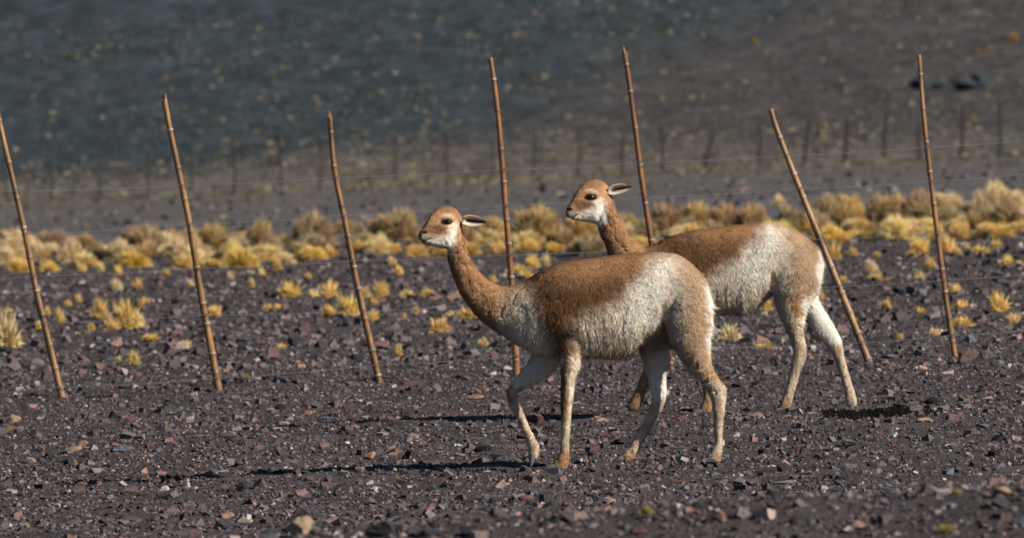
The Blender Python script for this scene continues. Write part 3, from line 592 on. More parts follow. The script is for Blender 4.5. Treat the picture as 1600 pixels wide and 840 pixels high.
for k, (pts, lab) in enumerate(POSTS):
    r = np.random.default_rng(500 + k)
    foot, dd = ground_hit(pts[-1][0], pts[-1][1], 30.0)
    pts3 = np.array([U(x, y, DF) for x, y in pts]); 
    dirv = pts3[-1] - pts3[-2]; dirv /= np.linalg.norm(dirv); pts3 = np.concatenate([pts3, [pts3[-1] + dirv * .22]])
    C = catmull(pts3, 14); n = len(C); s = np.concatenate([[0], np.cumsum(np.linalg.norm(np.diff(C, axis=0), axis=1))])
    r0 = [.0180,.0198,.0182,.0178,.0172,.0192,.0152][k]
    nodes = []; t = .08 + r.uniform(0, .1); 
    while t < s[-1] - .1: nodes.append(t); t += r.uniform(.15, .26) * (1 - .45 * t / s[-1])
    extra = sorted(set(list(s) + [a for t in nodes for a in (t - .012, t - .004, t + .004, t + .012)])); extra = np.array([e for e in extra if 0 <= e <= s[-1]])
    C2 = np.stack([np.interp(extra, s, C[:, a]) for a in range(3)], 1)
    R = r0 * (.74 + .36 * extra / s[-1]); nd = np.min(np.abs(extra[:, None] - np.array(nodes)[None]), 1)
    R = R * (1 + .10 * np.exp(-(nd / .008) ** 2)) * (1 + .03 * np.sin(extra * 23 + k)); R[0] *= .6 if k in (4, 6) else .85
    V, faces = tube(C2, R, 12)
    base = np.array([(.19,.098,.036),(.21,.105,.036),(.19,.095,.036),(.20,.084,.028),(.16,.064,.022),(.25,.135,.055),(.21,.102,.036)][k])
    cc = np.repeat(base[None] * (1 + .18 * np.sin(extra * 9 + k * 2))[:, None], 12, 0)
    dk = np.repeat(smooth(.02, 0, nd - .01), 12)[:, None] * .25; cc = cc * (1 - dk)
    cc = np.concatenate([cc, cc[:1] * .35, cc[-1:]])
    if k in (1, 2, 4):    # slanted cut
        V[:12, 2] += np.array([.03 * math.cos(a + k) for a in np.linspace(0, 2 * np.pi, 12, endpoint=False)])
    post = mk('post', np_mesh('post', V - root_p, faces, cc, True), M['bamboo'], fence); post['label'] = lab
    for t in nodes:
        ts = np.array([t - .0045, t - .002, t + .002, t + .0045]); Cn = np.stack([np.interp(ts, s, C[:, a]) for a in range(3)], 1)
        rr = r0 * (.74 + .36 * t / s[-1]) * 1.10 + .0012
        if Cn[0][2] < float(H(Cn[0:1, 0], Cn[0:1, 1])[0]) + .02: continue
        Vn, fn = tube(Cn, np.array([.96, 1.03, 1.03, .96]) * rr, 12, False)
        mk('node_ring', np_mesh('node_ring', Vn - root_p, fn, np.tile(np.array([.34,.25,.19]) * r.uniform(.3, 1.1), (len(Vn), 1)), True), M['bamboo'], post)
    for wpts, wl in WIRES:
        yy_w = np.interp([p[0] for p in pts], [q[0] for q in wpts], [q[1] for q in wpts]); dlt = np.array([p[1] for p in pts]) - yy_w
        j = np.nonzero(dlt[:-1] * dlt[1:] < 0)[0]
        if not len(j): continue
        j = j[0]; f = dlt[j] / (dlt[j] - dlt[j + 1]); c = pts3[j] * (1 - f) + pts3[j + 1] * f
        ax = (pts3[j + 1] - pts3[j]); ax /= np.linalg.norm(ax)
        th = np.linspace(0, 4 * np.pi, 26); a = np.cross(ax, [0, 1, 0]); a /= np.linalg.norm(a); b = np.cross(ax, a); rr = r0 * 1.05 + .002
        Vt, ft = tube(c + rr * (np.cos(th)[:, None] * a + np.sin(th)[:, None] * b) + ax * (th / 12.6 * .010 - .005)[:, None], np.full(26, .0016), 5)
        mk('wire_tie', np_mesh('wire_tie', Vt - root_p, ft, None, True), M['tie'], post)
for k, (pts, lab) in enumerate(WIRES):
    P3 = np.array([U(x, y, DF - .026) for x, y in pts]); C = []
    for i in range(len(P3) - 1):
        t = np.linspace(0, 1, 8, endpoint=False); seg = P3[i] * (1 - t[:, None]) + P3[i + 1] * t[:, None]; seg[:, 2] -= .006 * 4 * t * (1 - t); C.append(seg)
    C = np.concatenate(C + [P3[-1:]])
    V, f = tube(C, np.full(len(C), .0014), 6); o = mk('wire', np_mesh('wire', V - root_p, f, None, True), M['wire'], fence); o['label'] = lab
# far fence
FP = [(78,217,80,292),(155,234,156,287),(232,217,231,284),(297,216,296,285),(366,212,364,283),(437,203,439,280),(500,212,499,281),(618,207,619,275),(698,208,702,273),(768,218,769,270),(838,200,832,268),(904,207,900,262),(976,207,972,256),(1034,196,1033,252),(1117,203,1099,253),(1188,194,1185,244),(1267,186,1255,240),(1326,183,1317,236),(1388,175,1380,232),(1438,188,1436,228),(1506,160,1500,220),(1562,160,1561,218),(10,222,10,292)]
FP.sort(); p0, d0 = ground_hit(800, 268, 60)
ff = empty('distant_fence', (0, 332, float(H(np.array([0.]), np.array([332.]))[0]))); tag(ff, 'far blurred line of dark crooked fence poles at the foot of the hill', 'fence')
for k, (xt, yt, xb, yb) in enumerate(FP):
    dd = 332.0; b = U(xb, yb, dd); hz = float(H(b[0:1], b[1:2])[0]); t = U(xt, yt, dd); t[2] = max(t[2], hz + 1.25); b[2] = hz - .25
    mid = (b + t) / 2 + np.array([random.uniform(-.06, .06), 0, 0]); C = catmull([t, mid, b], 6)
    V, f = tube(C, np.linspace(.8, 1, len(C)) * random.uniform(.045, .06) * (1.45 if xb > 1080 else 1), 8)
    o = mk('post', np_mesh('post', V - np.array(ff.location), f, None, True), M['farpost'], ff)
    o['label'] = f'dark distant pole, {ORD[k] if k < 20 else ["twenty-first","twenty-second","twenty-third"][k-20]} from the left'

# ================================================================== DUNG PATCH
def dung():
    n = 1100; px = RNG.normal(0, .5, n); 
    c0, _ = ground_hit(1362, 651, 30); cl = RNG.integers(0, 7, n); t = np.array([-.75, -.4, -.1, .15, .4, .7, .95])[cl]; xx = c0[0] + t * .19 + RNG.normal(0, .05, n); yy = c0[1] + np.array([.1, -.1, .15, -.2, .05, .2, -.1])[cl] + RNG.normal(0, .22, n); s = RNG.uniform(.009, .017, n)
    V = OCT[None] * RNG.uniform(.75, 1.2, (n, 6, 3)) * s[:, None, None] * 1.2; zz = H(xx, yy) + s * .3 + .016 * np.exp(-((xx - c0[0]) / .16) ** 2 - ((yy - c0[1]) / .18) ** 2) * RNG.random(n)
    V = V + np.stack([xx, yy, zz], 1)[:, None]
    o = mk('dung_patch', np_mesh('dung_patch', V.reshape(-1, 3), [(OF[None] + (np.arange(n) * 6)[:, None, None]).reshape(-1, 3)]), M['dung'])
    tag(o, 'black patch of small droppings beside the farther animal hind hoof', 'droppings', kind='stuff')
dung()

# ================================================================== ANIMALS
def loft(rows, d, n=28, sub=5, ex=1.0):
    D = np.array([(a[0], a[1], b[0], b[1], h, wv) for a, b, h, wv in rows], float); D = catmull(D, sub); D[:, 4] = np.maximum(D[:, 4], .006)
    A = U(D[:, 0], D[:, 1], d + D[:, 5]); B_ = U(D[:, 2], D[:, 3], d + D[:, 5]); c = (A + B_) / 2; a = (A - B_) / 2
    th = np.linspace(0, 2 * np.pi, n, endpoint=False); ct, st = np.cos(th), np.sin(th); ct, st = np.sign(ct) * np.abs(ct) ** ex, np.sign(st) * np.abs(st) ** ex
    V = c[:, None] + ct[None, :, None] * a[:, None] + st[None, :, None] * (D[:, 4][:, None, None] * _f[None, None])
    m = len(c); i = np.arange(m * n).reshape(m, n); j = np.roll(i, -1, 1)
    q = np.stack([i[:-1], i[1:], j[1:], j[:-1]], -1).reshape(-1, 4)
    V = np.concatenate([V.reshape(-1, 3), c[:1], c[-1:]]); fa = [np.stack([i[0], j[0], np.full(n, m * n)], 1), np.stack([j[-1], i[-1], np.full(n, m * n + 1)], 1)]
    return V, q, np.concatenate(fa)
def poly_sd(px, py, poly):
    P = np.array(poly, float); dmin = np.full(px.shape, 1e9); ins = np.zeros(px.shape, bool)
    for k in range(len(P)):
        a, b = P[k], P[(k + 1) % len(P)]; e = b - a; wx, wy = px - a[0], py - a[1]; t = np.clip((wx * e[0] + wy * e[1]) / (e @ e), 0, 1)
        dmin = np.minimum(dmin, np.hypot(wx - t * e[0], wy - t * e[1]))
        c = ((a[1] > py) != (b[1] > py)) & (px < (b[0] - a[0]) * (py - a[1]) / (b[1] - a[1] + 1e-12) + a[0]); ins ^= c
    return np.where(ins, -dmin, dmin)
BR, DBR, CRE, WHT, TAN, GRY, ORG, BLK = [np.array(c) for c in ((.365,.205,.104),(.195,.104,.052),(.70,.59,.46),(.82,.75,.65),(.54,.43,.31),(.52,.44,.35),(.38,.245,.13),(.02,.017,.015))]
# coat pattern in outline coordinates: polygon, colour, softness
COAT = {
 'front': [
  ([(640,300),(770,300),(760,430),(800,440),(840,425),(1120,380),(1120,600),(640,600)], BR, 1),
  ([(690,375),(735,395),(772,440),(800,450),(830,520),(790,540),(740,500),(700,430)], BR, 6),
  ([(792,468),(815,450),(840,462),(853,515),(868,552),(880,575),(800,585),(770,530)], CRE, 12),
  ([(800,515),(850,540),(880,560),(840,590),(780,560)], WHT, 10),
  ([(838,440),(880,405),(960,398),(1040,394),(1015,425),(985,452),(955,472),(925,485),(903,495),(897,520),(896,552),(868,552),(850,512),(840,475)], DBR, 9),
  ([(850,425),(900,405),(1040,394),(1015,420),(960,430),(880,440)], BR, 10),
  ([(896,500),(925,487),(960,474),(990,450),(1018,424),(1040,405),(1052,420),(1050,470),(1030,515),(1015,545),(980,560),(905,560)], CRE, 10),
  ([(985,455),(1018,412),(1040,399),(1060,402),(1062,435),(1044,470),(1020,510),(975,510)], WHT, 13),
  ([(895,545),(1010,540),(1000,570),(895,570)], TAN, 6),
  ([(1046,425),(1078,430),(1075,500),(1068,545),(1035,545),(1036,480)], GRY, 10),
  ([(1056,396),(1085,405),(1106,440),(1105,500),(1100,550),(1075,560),(1076,500),(1078,445)], BR * .5 + TAN * .5, 10),
  ([(1098,425),(1120,440),(1122,560),(1102,560),(1106,500)], WHT, 5),
  ([(1060,540),(1110,545),(1114,575),(1125,600),(1100,600),(1075,575)], BR * .55 + TAN * .42, 8),
  ([(1035,540),(1062,545),(1085,580),(1105,610),(1085,610),(1050,570)], CRE, 6),
  ([(1085,600),(1145,590),(1145,740),(1085,740)], TAN, 7),
  ([(865,552),(886,552),(885,640),(880,668),(865,660)], DBR, 3.5),
  ([(888,556),(910,556),(905,640),(890,660)], CRE, 5),
  ([(866,655),(905,645),(900,700),(866,700)], TAN, 7),
  ([(850,712),(895,712),(895,745),(850,745)], ORG, 6),
  ([(780,556),(880,556),(870,590),(825,612),(800,600),(785,620)], WHT * .95, 4),
  ([(780,600),(815,608),(820,640),(850,690),(850,730),(815,730),(785,640)], TAN, 6),
  ([(785,598),(800,605),(800,630),(785,630)], BR, 4),
  ([(995,548),(1060,548),(1048,625),(1010,625)], WHT, 5),
  ([(1005,622),(1045,622),(1015,680),(990,730),(950,730),(990,680)], TAN, 6),
  ([(955,706),(1000,706),(990,730),(950,730)], ORG * 1.1, 5),
  ([(1090,708),(1130,708),(1130,730),(1090,730)], ORG, 5),
  # head
  ([(640,300),(730,300),(724,352),(690,362),(660,358),(640,362)], BR * 1.05, 3),
  ([(664,352),(688,350),(700,358),(690,364),(672,366)], DBR, 3.5),
  ([(676,328),(700,319),(718,330),(708,335),(690,332)], DBR * 1.25, 5),
  ([(700,352),(712,346),(716,352),(706,360)], TAN * 1.2, 3.2),
  ([(670,374),(690,368),(703,360),(713,352),(713,378),(704,394),(690,392),(660,384),(652,374)], WHT * .92, 4.5),
  ([(650,368),(664,366),(672,372),(664,382),(650,380)], GRY * .62, 2.6),
  ([(684,338),(694,333),(706,336),(712,344),(704,341),(692,339)], BR * .5 + TAN * .6, 2.6)],
 'rear': [
  ([(860,260),(1000,260),(1000,380),(1300,330),(1300,560),(860,560)], BR, 1),
  ([(985,420),(1020,400),(1045,420),(1060,500),(1000,500)], CRE, 10),
  ([(1040,372),(1120,354),(1195,349),(1190,372),(1165,392),(1135,408),(1110,425),(1095,445),(1050,440)], DBR, 8),
  ([(1060,364),(1120,354),(1195,349),(1190,365),(1120,375)], BR, 8),
  ([(1090,450),(1112,425),(1140,408),(1170,392),(1192,372),(1200,352),(1222,356),(1220,400),(1205,445),(1200,500),(1090,500)], CRE, 9),
  ([(1160,400),(1186,368),(1202,352),(1222,360),(1216,402),(1192,445),(1145,435)], WHT, 11),
  ([(1090,480),(1200,476),(1190,500),(1090,500)], CRE * .95, 5),
  ([(1212,375),(1242,385),(1240,440),(1232,475),(1204,470),(1206,430)], GRY * 1.1, 9),
  ([(1222,352),(1262,370),(1280,400),(1274,440),(1258,475),(1236,475),(1244,430),(1244,390)], BR * .5 + TAN * .5, 9),
  ([(1276,376),(1300,390),(1300,460),(1262,500),(1264,470),(1276,430)], WHT, 5),
  ([(1230,465),(1262,465),(1262,500),(1240,500)], BR * 1.2, 7),
  ([(1200,465),(1232,470),(1240,520),(1220,520)], CRE, 6),
  ([(1225,500),(1266,500),(1262,600),(1205,660),(1205,600)], TAN, 8),
  ([(1255,462),(1290,470),(1320,520),(1310,556),(1285,540),(1252,500)], WHT, 5),
  ([(1300,540),(1325,530),(1345,620),(1345,650),(1310,650)], TAN, 6),
  ([(1205,624),(1240,624),(1240,650),(1205,650)], ORG, 5),
  ([(960,560),(1040,560),(1020,650),(960,650)], ORG * .85, 6),
  ([(1080,560),(1118,560),(1118,655),(1080,655)], ORG * .85, 6),
  ([(860,260),(960,260),(956,312),(925,324),(892,322),(870,328)], BR * 1.08, 3),
  ([(893,314),(916,312),(928,319),(918,325),(902,328)], DBR, 3.5),
  ([(902,290),(925,278),(945,286),(936,293),(915,292)], DBR * 1.25, 5),
  ([(926,314),(938,308),(943,313),(932,322)], TAN * 1.2, 3.2),
  ([(903,336),(922,329),(933,318),(948,310),(948,342),(936,362),(922,352),(890,346),(882,338)], WHT * .92, 4.5),
  ([(880,330),(896,328),(903,334),(896,345),(880,343)], GRY * .62, 2.6),
  ([(910,299),(920,294),(932,298),(937,306),(930,303),(918,300)], BR * .5 + TAN * .6, 2.6)]}
def ridge(px, py, sx, sy, ang, seed, wdt=.07):
    c, s = math.cos(ang), math.sin(ang); u = (px * c + py * s) / sx; v = (-px * s + py * c) / sy
    u = u + .35 * noise(px / 14, py / 14, 0, seed + 5); nn = noise(u, v, 0, seed) ; return np.exp(-(nn / wdt) ** 2)
def make_animal(A, key, name, label, scale):
    d = A['d']; Vs, Qs, Ts, o = [], [], [], 0
    for ri, r in enumerate(A['rows']):
        V, q, t = loft(r, d, 40 if ri == 0 else 28, 5, .80 if ri == 0 else 1.0); Vs.append(V); Qs.append(q + o); Ts.append(t + o); o += len(V)
    tmp = mk('tmp', np_mesh('tmp', np.concatenate(Vs), [np.concatenate(Qs), np.concatenate(Ts)]), None)
    rm = tmp.modifiers.new('r', 'REMESH'); rm.mode = 'VOXEL'; rm.voxel_size = .0041
    sm = tmp.modifiers.new('s', 'SMOOTH'); sm.factor = .5; sm.iterations = 8
    me = bpy.data.meshes.new_from_object(tmp.evaluated_get(bpy.context.evaluated_depsgraph_get())); bpy.data.objects.remove(tmp)
    n = len(me.vertices); V = np.zeros(n * 3, np.float32); me.vertices.foreach_get('co', V); V = V.reshape(-1, 3).astype(float)
    nf = len(me.polygons); fi = np.zeros(nf * 4, np.int32); me.loops.foreach_get('vertex_index', fi); fi = fi.reshape(-1, 4)
    Nn = np.zeros(n * 3, np.float32); me.vertices.foreach_get('normal', Nn); Nn = Nn.reshape(-1, 3).astype(float); bpy.data.meshes.remove(me)
    px, py, dep = PX(V); wv = dep - d
    ox = 0 if key == 'front' else 0
    # ---- colour
    wx = px + 5.0 * noise(px / 7, py / 7, wv * 20, 71) + 1.6 * noise(px / 2.5, py / 2.5, wv * 60, 72); wy = py + 5.0 * noise(px / 7, py / 7, wv * 20, 73) + 1.6 * noise(px / 2.5, py / 2.5, wv * 60, 74)
    C = np.tile(BR, (n, 1))
    for poly, c, soft in COAT[key]:
        f = smooth(soft, -soft, poly_sd(wx, wy, poly)) * .0 + smooth(soft * (1.9 if soft >= 8 else 1.35), -soft * (1.9 if soft >= 8 else 1.35), poly_sd(wx, wy, poly)) if soft > 3.6 else smooth(soft, -soft, poly_sd(px, py, poly)); C = C * (1 - f[:, None]) + np.asarray(c) * f[:, None]
    ex, ey = A['eye'][0]; 
    rim = smooth(1.35, .95, np.hypot((px - ex) / A['eye'][1], (py - ey) / A['eye'][2])); C = C * (1 - rim[:, None]) + BLK * rim[:, None]
    nx, ny = A['nostril']; f = smooth(1.2, .6, np.hypot((px - nx) / 6, (py - ny) / 3.2)); C = C * (1 - f[:, None]) + BLK * f[:, None]
    f = smooth(6, 2, np.hypot(px - (nx - 7), (py - (ny + 3)) * .8)); C = C * (1 - .8 * f[:, None]) + BLK * .8 * f[:, None]
    md = np.full(n, 1e9); mp = A['mouth']
    for a, b in zip(mp[:-1], mp[1:]):
        e = np.array(b) - np.array(a); t = np.clip(((px - a[0]) * e[0] + (py - a[1]) * e[1]) / (e @ e), 0, 1); md = np.minimum(md, np.hypot(px - a[0] - t * e[0], py - a[1] - t * e[1]))
    f = smooth(2.0, .6, md); C = C * (1 - .9 * f[:, None]) + BLK * .9 * f[:, None]
    headm = smooth(8, -8, poly_sd(px, py, {'front': [(640,300),(726,300),(722,372),(700,396),(640,396)], 'rear': [(870,265),(958,265),(954,318),(936,356),(870,352)]}[key]))
    # ---- wool creases and clumps pressed into the surface
    dx, dy = (0, 0) if key == 'front' else (172, -68)
    def reg(poly, soft): return smooth(soft, -soft, poly_sd(px, py, [(x + dx, y + dy) for x, y in poly]))
    flank = reg([(900,480),(1000,470),(1010,540),(905,550)], 18); chest = reg([(745,450),(800,450),(845,470),(865,550),(810,545),(760,500)], 10)
    neck = smooth(12, -8, poly_sd(px, py, {'front': [(690,385),(726,360),(745,420),(790,446),(780,520),(730,475)], 'rear': [(930,352),(958,310),(975,350),(1000,385),(985,440),(945,390)]}[key]))
    thigh = reg([(1060,515),(1108,515),(1138,600),(1125,625),(1100,600),(1068,560)], 8) if key == 'front' else smooth(8, -8, poly_sd(px, py, [(1228,450),(1268,450),(1260,500),(1257,528),(1238,528),(1228,500)])) * (wv < 0)
    body = smooth(0, 10, py - (380 + dy * 1.0 - 30)) * (1 - headm)
    legs = smooth(550 + dy, 600 + dy, py)
    dsp = np.zeros(n)
    dsp -= .0025 * flank * ridge(px, py, 7, 40, -.12, 81 + ox, .2) + .007 * chest * ridge(px, py, 8, 32, .55, 82, .15) + .0045 * neck * ridge(px, py, 4.4, 13, -.35 if key == 'front' else -.45, 83, .22)
    dsp -= (.009 if key == 'front' else .006) * thigh * ridge(px, py, 22, 8, -.35, 84, .16)
    def groove(pts, wd_, dp):
        q = np.full(n, 1e9); pts = [(x + dx, y + dy) for x, y in pts] if key == 'front' else pts
        for a, b in zip(pts[:-1], pts[1:]):
            e = np.array(b, float) - np.array(a); t = np.clip(((px - a[0]) * e[0] + (py - a[1]) * e[1]) / (e @ e), 0, 1); q = np.minimum(q, np.hypot(px - a[0] - t * e[0], py - a[1] - t * e[1]))
        return dp * np.exp(-(q / wd_) ** 2)
    CR = [[(912,497),(916,515),(922,538)],[(927,512),(933,528),(936,545)],[(942,500),(943,528)],[(955,492),(957,508)],[(975,500),(973,525)]] if key == 'front' else [[(1104,440),(1108,462),(1107,478)],[(1118,452),(1122,474)],[(1134,450),(1133,478)],[(1150,462),(1151,482)]]
    for c_ in CR: dsp -= groove(c_, 1.5, .011) * (.4 + .6 * smooth(-.3, .3, noise(px / 6, py / 6, 0, 97)))
    side_ = smooth(.02, .07, np.abs(wv))
    dsp -= side_ * (groove([(1036,470),(1032,495),(1037,520),(1046,548)], 4.0, .018)) if key == 'front' else side_ * groove([(1207,425),(1203,447),(1203,466),(1206,480)], 4.0, .018)
    elbow = reg([(862,520),(905,520),(900,590),(866,590)], 8); dsp -= .003 * elbow * ridge(px, py, 5, 20, .1, 86, .15)
    dsp += (1 - headm) * (1 - legs * .8) * (.0022 * noise(px / 9, py / 9, wv * 40, 85) + .0015 * noise(px / 4, py / 4, wv * 90, 87))
    # wool fringe hanging at belly and hip
    dsp += .004 * reg([(900,535),(1015,530),(1010,575),(900,575)], 8) * noise(px / 3.5, py / 12, wv * 40, 88)
    # eye socket, mouth and jaw lines
    dsp -= .007 * smooth(1.7, .7, np.hypot((px - ex) / A['eye'][1], (py - ey) / A['eye'][2])); dsp += .005 * np.exp(-((px - ex - 1) / 9) ** 2 - ((py - ey + 9) / 4) ** 2)
    dsp -= .005 * smooth(2.4, .6, md); dsp -= .006 * smooth(1.1, .5, np.hypot((px - nx) / 5, (py - ny) / 3))
    # tendons and short hair on the lower legs, woolly crown
    dsp += legs * (.0016 * noise(px / 2.6, py / 11, wv * 50, 101) + .0012 * noise(px / 3, py / 3, wv * 60, 102)) + headm * .0016 * noise(px / 2.5, py / 2.5, wv * 60, 103)
    C = C * (1 + legs * .22 * noise(px / 3.2, py / 13, wv * 30, 104) + headm * .10 * noise(px / 2.2, py / 2.2, wv * 60, 105) + .10 * neck * noise(px / 3, py / 7, wv * 40, 106))[:, None]
    V = V + Nn * dsp[:, None]
    foot = V[py > np.percentile(py, 99.7)].mean(0); base = U(np.mean([p[0] for p, *_ in A['hooves']]), A['hooves'][0][0][1], d); base[2] = float(H(base[0:1], base[1:2])[0])
    root = empty(name, tuple(base)); tag(root, label, 'vicuna')
    lum = np.clip(C, .01, .8)
    crease = smooth(.002, .008, -dsp)
    bme = np_mesh('body', V - base, [fi], lum, True); bo = mk('body', bme, M['coat'], root)
    # ---- fur fibres
    tri = np.concatenate([fi[:, [0, 1, 2]], fi[:, [0, 2, 3]]]); e1, e2 = V[tri[:, 1]] - V[tri[:, 0]], V[tri[:, 2]] - V[tri[:, 0]]
    cr = np.cross(e1, e2); ar = np.linalg.norm(cr, axis=1) * .5; vis = np.clip(1.0 - 1.0 * (Nn[tri[:, 0]] @ _f > .35), .35, 1)
    K = 245000; pick = RNG.choice(len(tri), K, p=ar * vis / (ar * vis).sum()); u, v = RNG.random(K), RNG.random(K); fl = u + v > 1; u[fl], v[fl] = 1 - u[fl], 1 - v[fl]
    Pt = V[tri[pick, 0]] + u[:, None] * e1[pick] + v[:, None] * e2[pick]; vi = tri[pick, 0]; nn = Nn[vi]; cx = lum[vi]
    qx, qy, qd = PX(Pt)
    # comb direction (image plane): along body backwards and down; down legs; down the neck; back on the head
    fx = np.full(K, .75); fy = np.full(K, .65); lg, nk, hd = legs[vi], neck[vi], headm[vi]
    fk = flank[vi]; fx = fx * (1 - fk) + .15 * fk; fy = fy * (1 - fk) + .95 * fk; fx = fx * (1 - lg) + .05 * lg; fy = fy * (1 - lg) + 1 * lg; fx = fx * (1 - nk) + .45 * nk; fy = fy * (1 - nk) + .9 * nk; fx = fx * (1 - hd) + .9 * hd; fy = fy * (1 - hd) + .15 * hd
    swirl = noise(qx / 16, qy / 16, 0, 91) * .9; cs, sn = np.cos(swirl), np.sin(swirl); fx, fy = fx * cs - fy * sn, fx * sn + fy * cs
    fx = fx + RNG.normal(0, .35, K); fy = fy + RNG.normal(0, .35, K)
    D = fx[:, None] * RT - fy[:, None] * UP; D = D - nn * (D * nn).sum(1)[:, None]; D /= np.linalg.norm(D, axis=1)[:, None] + 1e-6
    guard = RNG.random(K) < .035; up = np.where(guard, RNG.uniform(.5, 1.1, K), RNG.uniform(.12, .55, K)); D = D + nn * up[:, None]; D /= np.linalg.norm(D, axis=1)[:, None]
    bell = reg([(895,535),(1020,530),(1015,575),(895,575)], 8)[vi]; hip = reg([(1000,430),(1040,420),(1050,520),(1020,540)], 10)[vi]; bk = reg([(1095,430),(1125,430),(1125,560),(1098,560)], 6)[vi]
    L = .013 + .014 * bell + .010 * hip + .006 * bk; L = L * (1 - .45 * lg) * (1 - .25 * nk) * (1 - .52 * hd) * RNG.uniform(.55, 1.25, K)
    L = L * (1 - .8 * crease[vi]); em = np.hypot((qx - ex) / A['eye'][1], (qy - ey) / A['eye'][2]) < 1.25; L[em] *= .2
    lock = RNG.random(K) < .07; L = np.where(lock, L * 1.35, L); L = np.where(guard, L * 1.7, L); W = np.where(lock, RNG.uniform(.0013, .0022, K), RNG.uniform(.0007, .0014, K)) * (1 - .5 * hd) * (1 - .3 * lg); S = np.cross(D, nn); S /= np.linalg.norm(S, axis=1)[:, None] + 1e-6
    tip = Pt + D * L[:, None] - np.array([0, 0, 1]) * (L * .15 * (1 - hd))[:, None]
    FV = np.stack([Pt - S * W[:, None], Pt + S * W[:, None], tip], 1).reshape(-1, 3)
    g = np.einsum('ij,ij->i', np.cross(FV[1::3] - FV[0::3], FV[2::3] - FV[0::3]), nn); ft = np.arange(K * 3).reshape(K, 3); ft[g < 0] = ft[g < 0][:, [1, 0, 2]]
    cc = cx * (np.where(lock, RNG.uniform(.80, 1.2, K), RNG.uniform(.86, 1.14, K)) * (1 + (.16 * nk + .12 * hd + .10 * lg) * noise(qx / 1.8, qy / 3.2, 0, 99) * 1.6))[:, None]; cc = np.clip(np.repeat(cc, 3, 0), 0, .85)
    fn = nn + .25 * RNG.normal(size=(K, 3)); fn /= np.linalg.norm(fn, axis=1)[:, None]
    mk('fur', np_mesh('fur', FV - base, [ft], cc, False, {'flow': np.repeat(fn, 3, 0)}), M['fur'], root)
    # ---- eyes, ears, hooves
    bvh = BVHTree.FromPolygons([Vector(p) for p in V], [tuple(map(int, f)) for f in fi[(headm[fi[:, 0]] > .3)]])
    def ball(nm, c, rx, ry, rz, mat):
        th = np.linspace(0, np.pi, 12); ph = np.linspace(0, 2 * np.pi, 18, endpoint=False); P = np.stack([np.outer(np.sin(th), np.cos(ph)).ravel(), np.outer(np.sin(th), np.sin(ph)).ravel(), np.repeat(np.cos(th), 18)], 1)
        W3 = c + P[:, :1] * rx * RT + P[:, 1:2] * rz * _f + P[:, 2:3] * ry * UP; i = np.arange(12 * 18).reshape(12, 18); j = np.roll(i, -1, 1)
        return mk(nm, np_mesh(nm, W3 - base, [np.stack([i[:-1], i[1:], j[1:], j[:-1]], -1).reshape(-1, 4)], None, True), mat, root)
    dr = U(ex, ey, 1.0) - CAM; dr /= np.linalg.norm(dr)
    hit = bvh.ray_cast(Vector(CAM), Vector(dr)); 
    if hit[0] is not None: ball('eye', np.array(hit[0]) + dr * .004, A['eye'][1] * d / F * .80, A['eye'][2] * d / F * .86, .011, M['eye'])
    hit2 = bvh.ray_cast(Vector(CAM + dr * (d + 3)), Vector(-dr))
    if hit2[0] is not None: ball('eye', np.array(hit2[0]) - dr * .004 - RT * .02, .016, .012, .013, M['eye'])
    (bx, by), (tx, ty), hw, w0, w1 = A['ear']
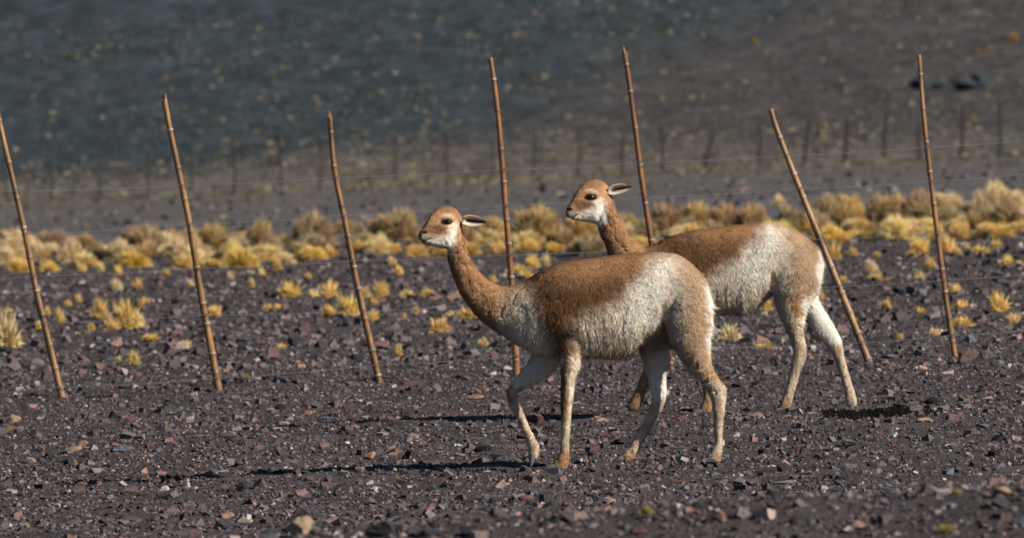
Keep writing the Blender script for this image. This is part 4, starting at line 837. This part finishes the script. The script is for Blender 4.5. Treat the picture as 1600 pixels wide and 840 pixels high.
    for side in (0, 1):
        wb, wt = (w0, w0 - .012) if side == 0 else (w0 + .085, w0 + .12); off = 0 if side == 0 else 1
        nu, nvv = 16, 13; uu, vv = np.linspace(0, 1, nu), np.linspace(-1, 1, nvv); prof = np.interp(uu, [0, .12, .3, .55, .8, .93, 1], [.55, .78, 1, .93, .58, .27, .03])
        ax = np.array([tx - bx, ty - by], float); Ln = np.hypot(*ax); ax /= Ln; pr = np.array([-ax[1], ax[0]])
        out = []; cl = []
        for inner in (0, 1):
            for a, p_ in zip(uu, prof):
                for b in vv:
                    cup = (1 - b * b) * .016 * p_ ; lx = bx + ax[0] * Ln * a * (1 - .1 * off) + pr[0] * hw * p_ * b * (.9 if side else 1); ly = by + ax[1] * Ln * a * (1 - .1 * off) + pr[1] * hw * p_ * b - 2.0 * off - 2.5 * math.sin(a * 3.14) * 0
                    wd_ = d + wb + (wt - wb) * a + (cup + (.004 if not inner else 0)) * (1 if side == 0 else -1)
                    out.append(U(lx, ly, wd_))
                    edge = abs(b); col = BR * .9 if not inner else (GRY * .8 if edge > .72 else (BLK * 3 if (b > -.5 and b < .3 and a > .16) else GRY * .95) if edge < .6 else CRE * .85)
                    if a > .86: col = BR * .7
                    cl.append(col)
        out = np.array(out); m = nu * nvv; i = np.arange(m).reshape(nu, nvv); q0 = np.stack([i[:-1, :-1], i[:-1, 1:], i[1:, 1:], i[1:, :-1]], -1).reshape(-1, 4)
        per = np.concatenate([i[:, 0], i[-1, 1:], i[::-1, -1][1:], i[0, ::-1][1:-1]]); pj = np.roll(per, -1)
        mk('ear', np_mesh('ear', out - base, [q0, q0[:, ::-1] + m, np.stack([per, pj, pj + m, per + m], 1)], np.array(cl), True), M['coat'], root)
    for (hx, hy), (ddx, ddy), wv_, sz in A['hooves']:
        sz = sz * 1.2
        ln = math.hypot(ddx, ddy); ddx, ddy = ddx / ln, ddy / ln; nxp, nyp = -ddy, ddx
        if nyp < 0: nxp, nyp = -nxp, -nyp
        Vh, Fh, o2 = [], [], 0
        for s in (-1, 1):
            rows = []
            for t, hh in ((-.75, .30), (-.2, .40), (.35, .34), (.8, .18), (1.0, .05)):
                cx_, cy_ = hx + ddx * sz * t, hy + ddy * sz * t + .9 * max(0, t)
                rows.append(((cx_ - nxp * sz * hh, cy_ - nyp * sz * hh), (cx_ + nxp * sz * hh, cy_ + nyp * sz * hh), .011 * (1 - .55 * max(0, t)), wv_ + s * .011))
            v_, q_, t_ = loft(rows, d, 12, 3); Vh.append(v_); Fh.append((q_ + o2, t_ + o2)); o2 += len(v_)
        mk('hoof', np_mesh('hoof', np.concatenate(Vh) - base, [np.concatenate([a for a, _ in Fh]), np.concatenate([b for _, b in Fh])], None, True), M['hoof'], root)
    return root
make_animal(FRONT, 'front', 'vicuna', 'nearer brown and cream vicuna walking left with one foreleg lifted', 1)
make_animal(REAR, 'rear', 'vicuna', 'farther brown and cream vicuna partly hidden behind the nearer one', 1)
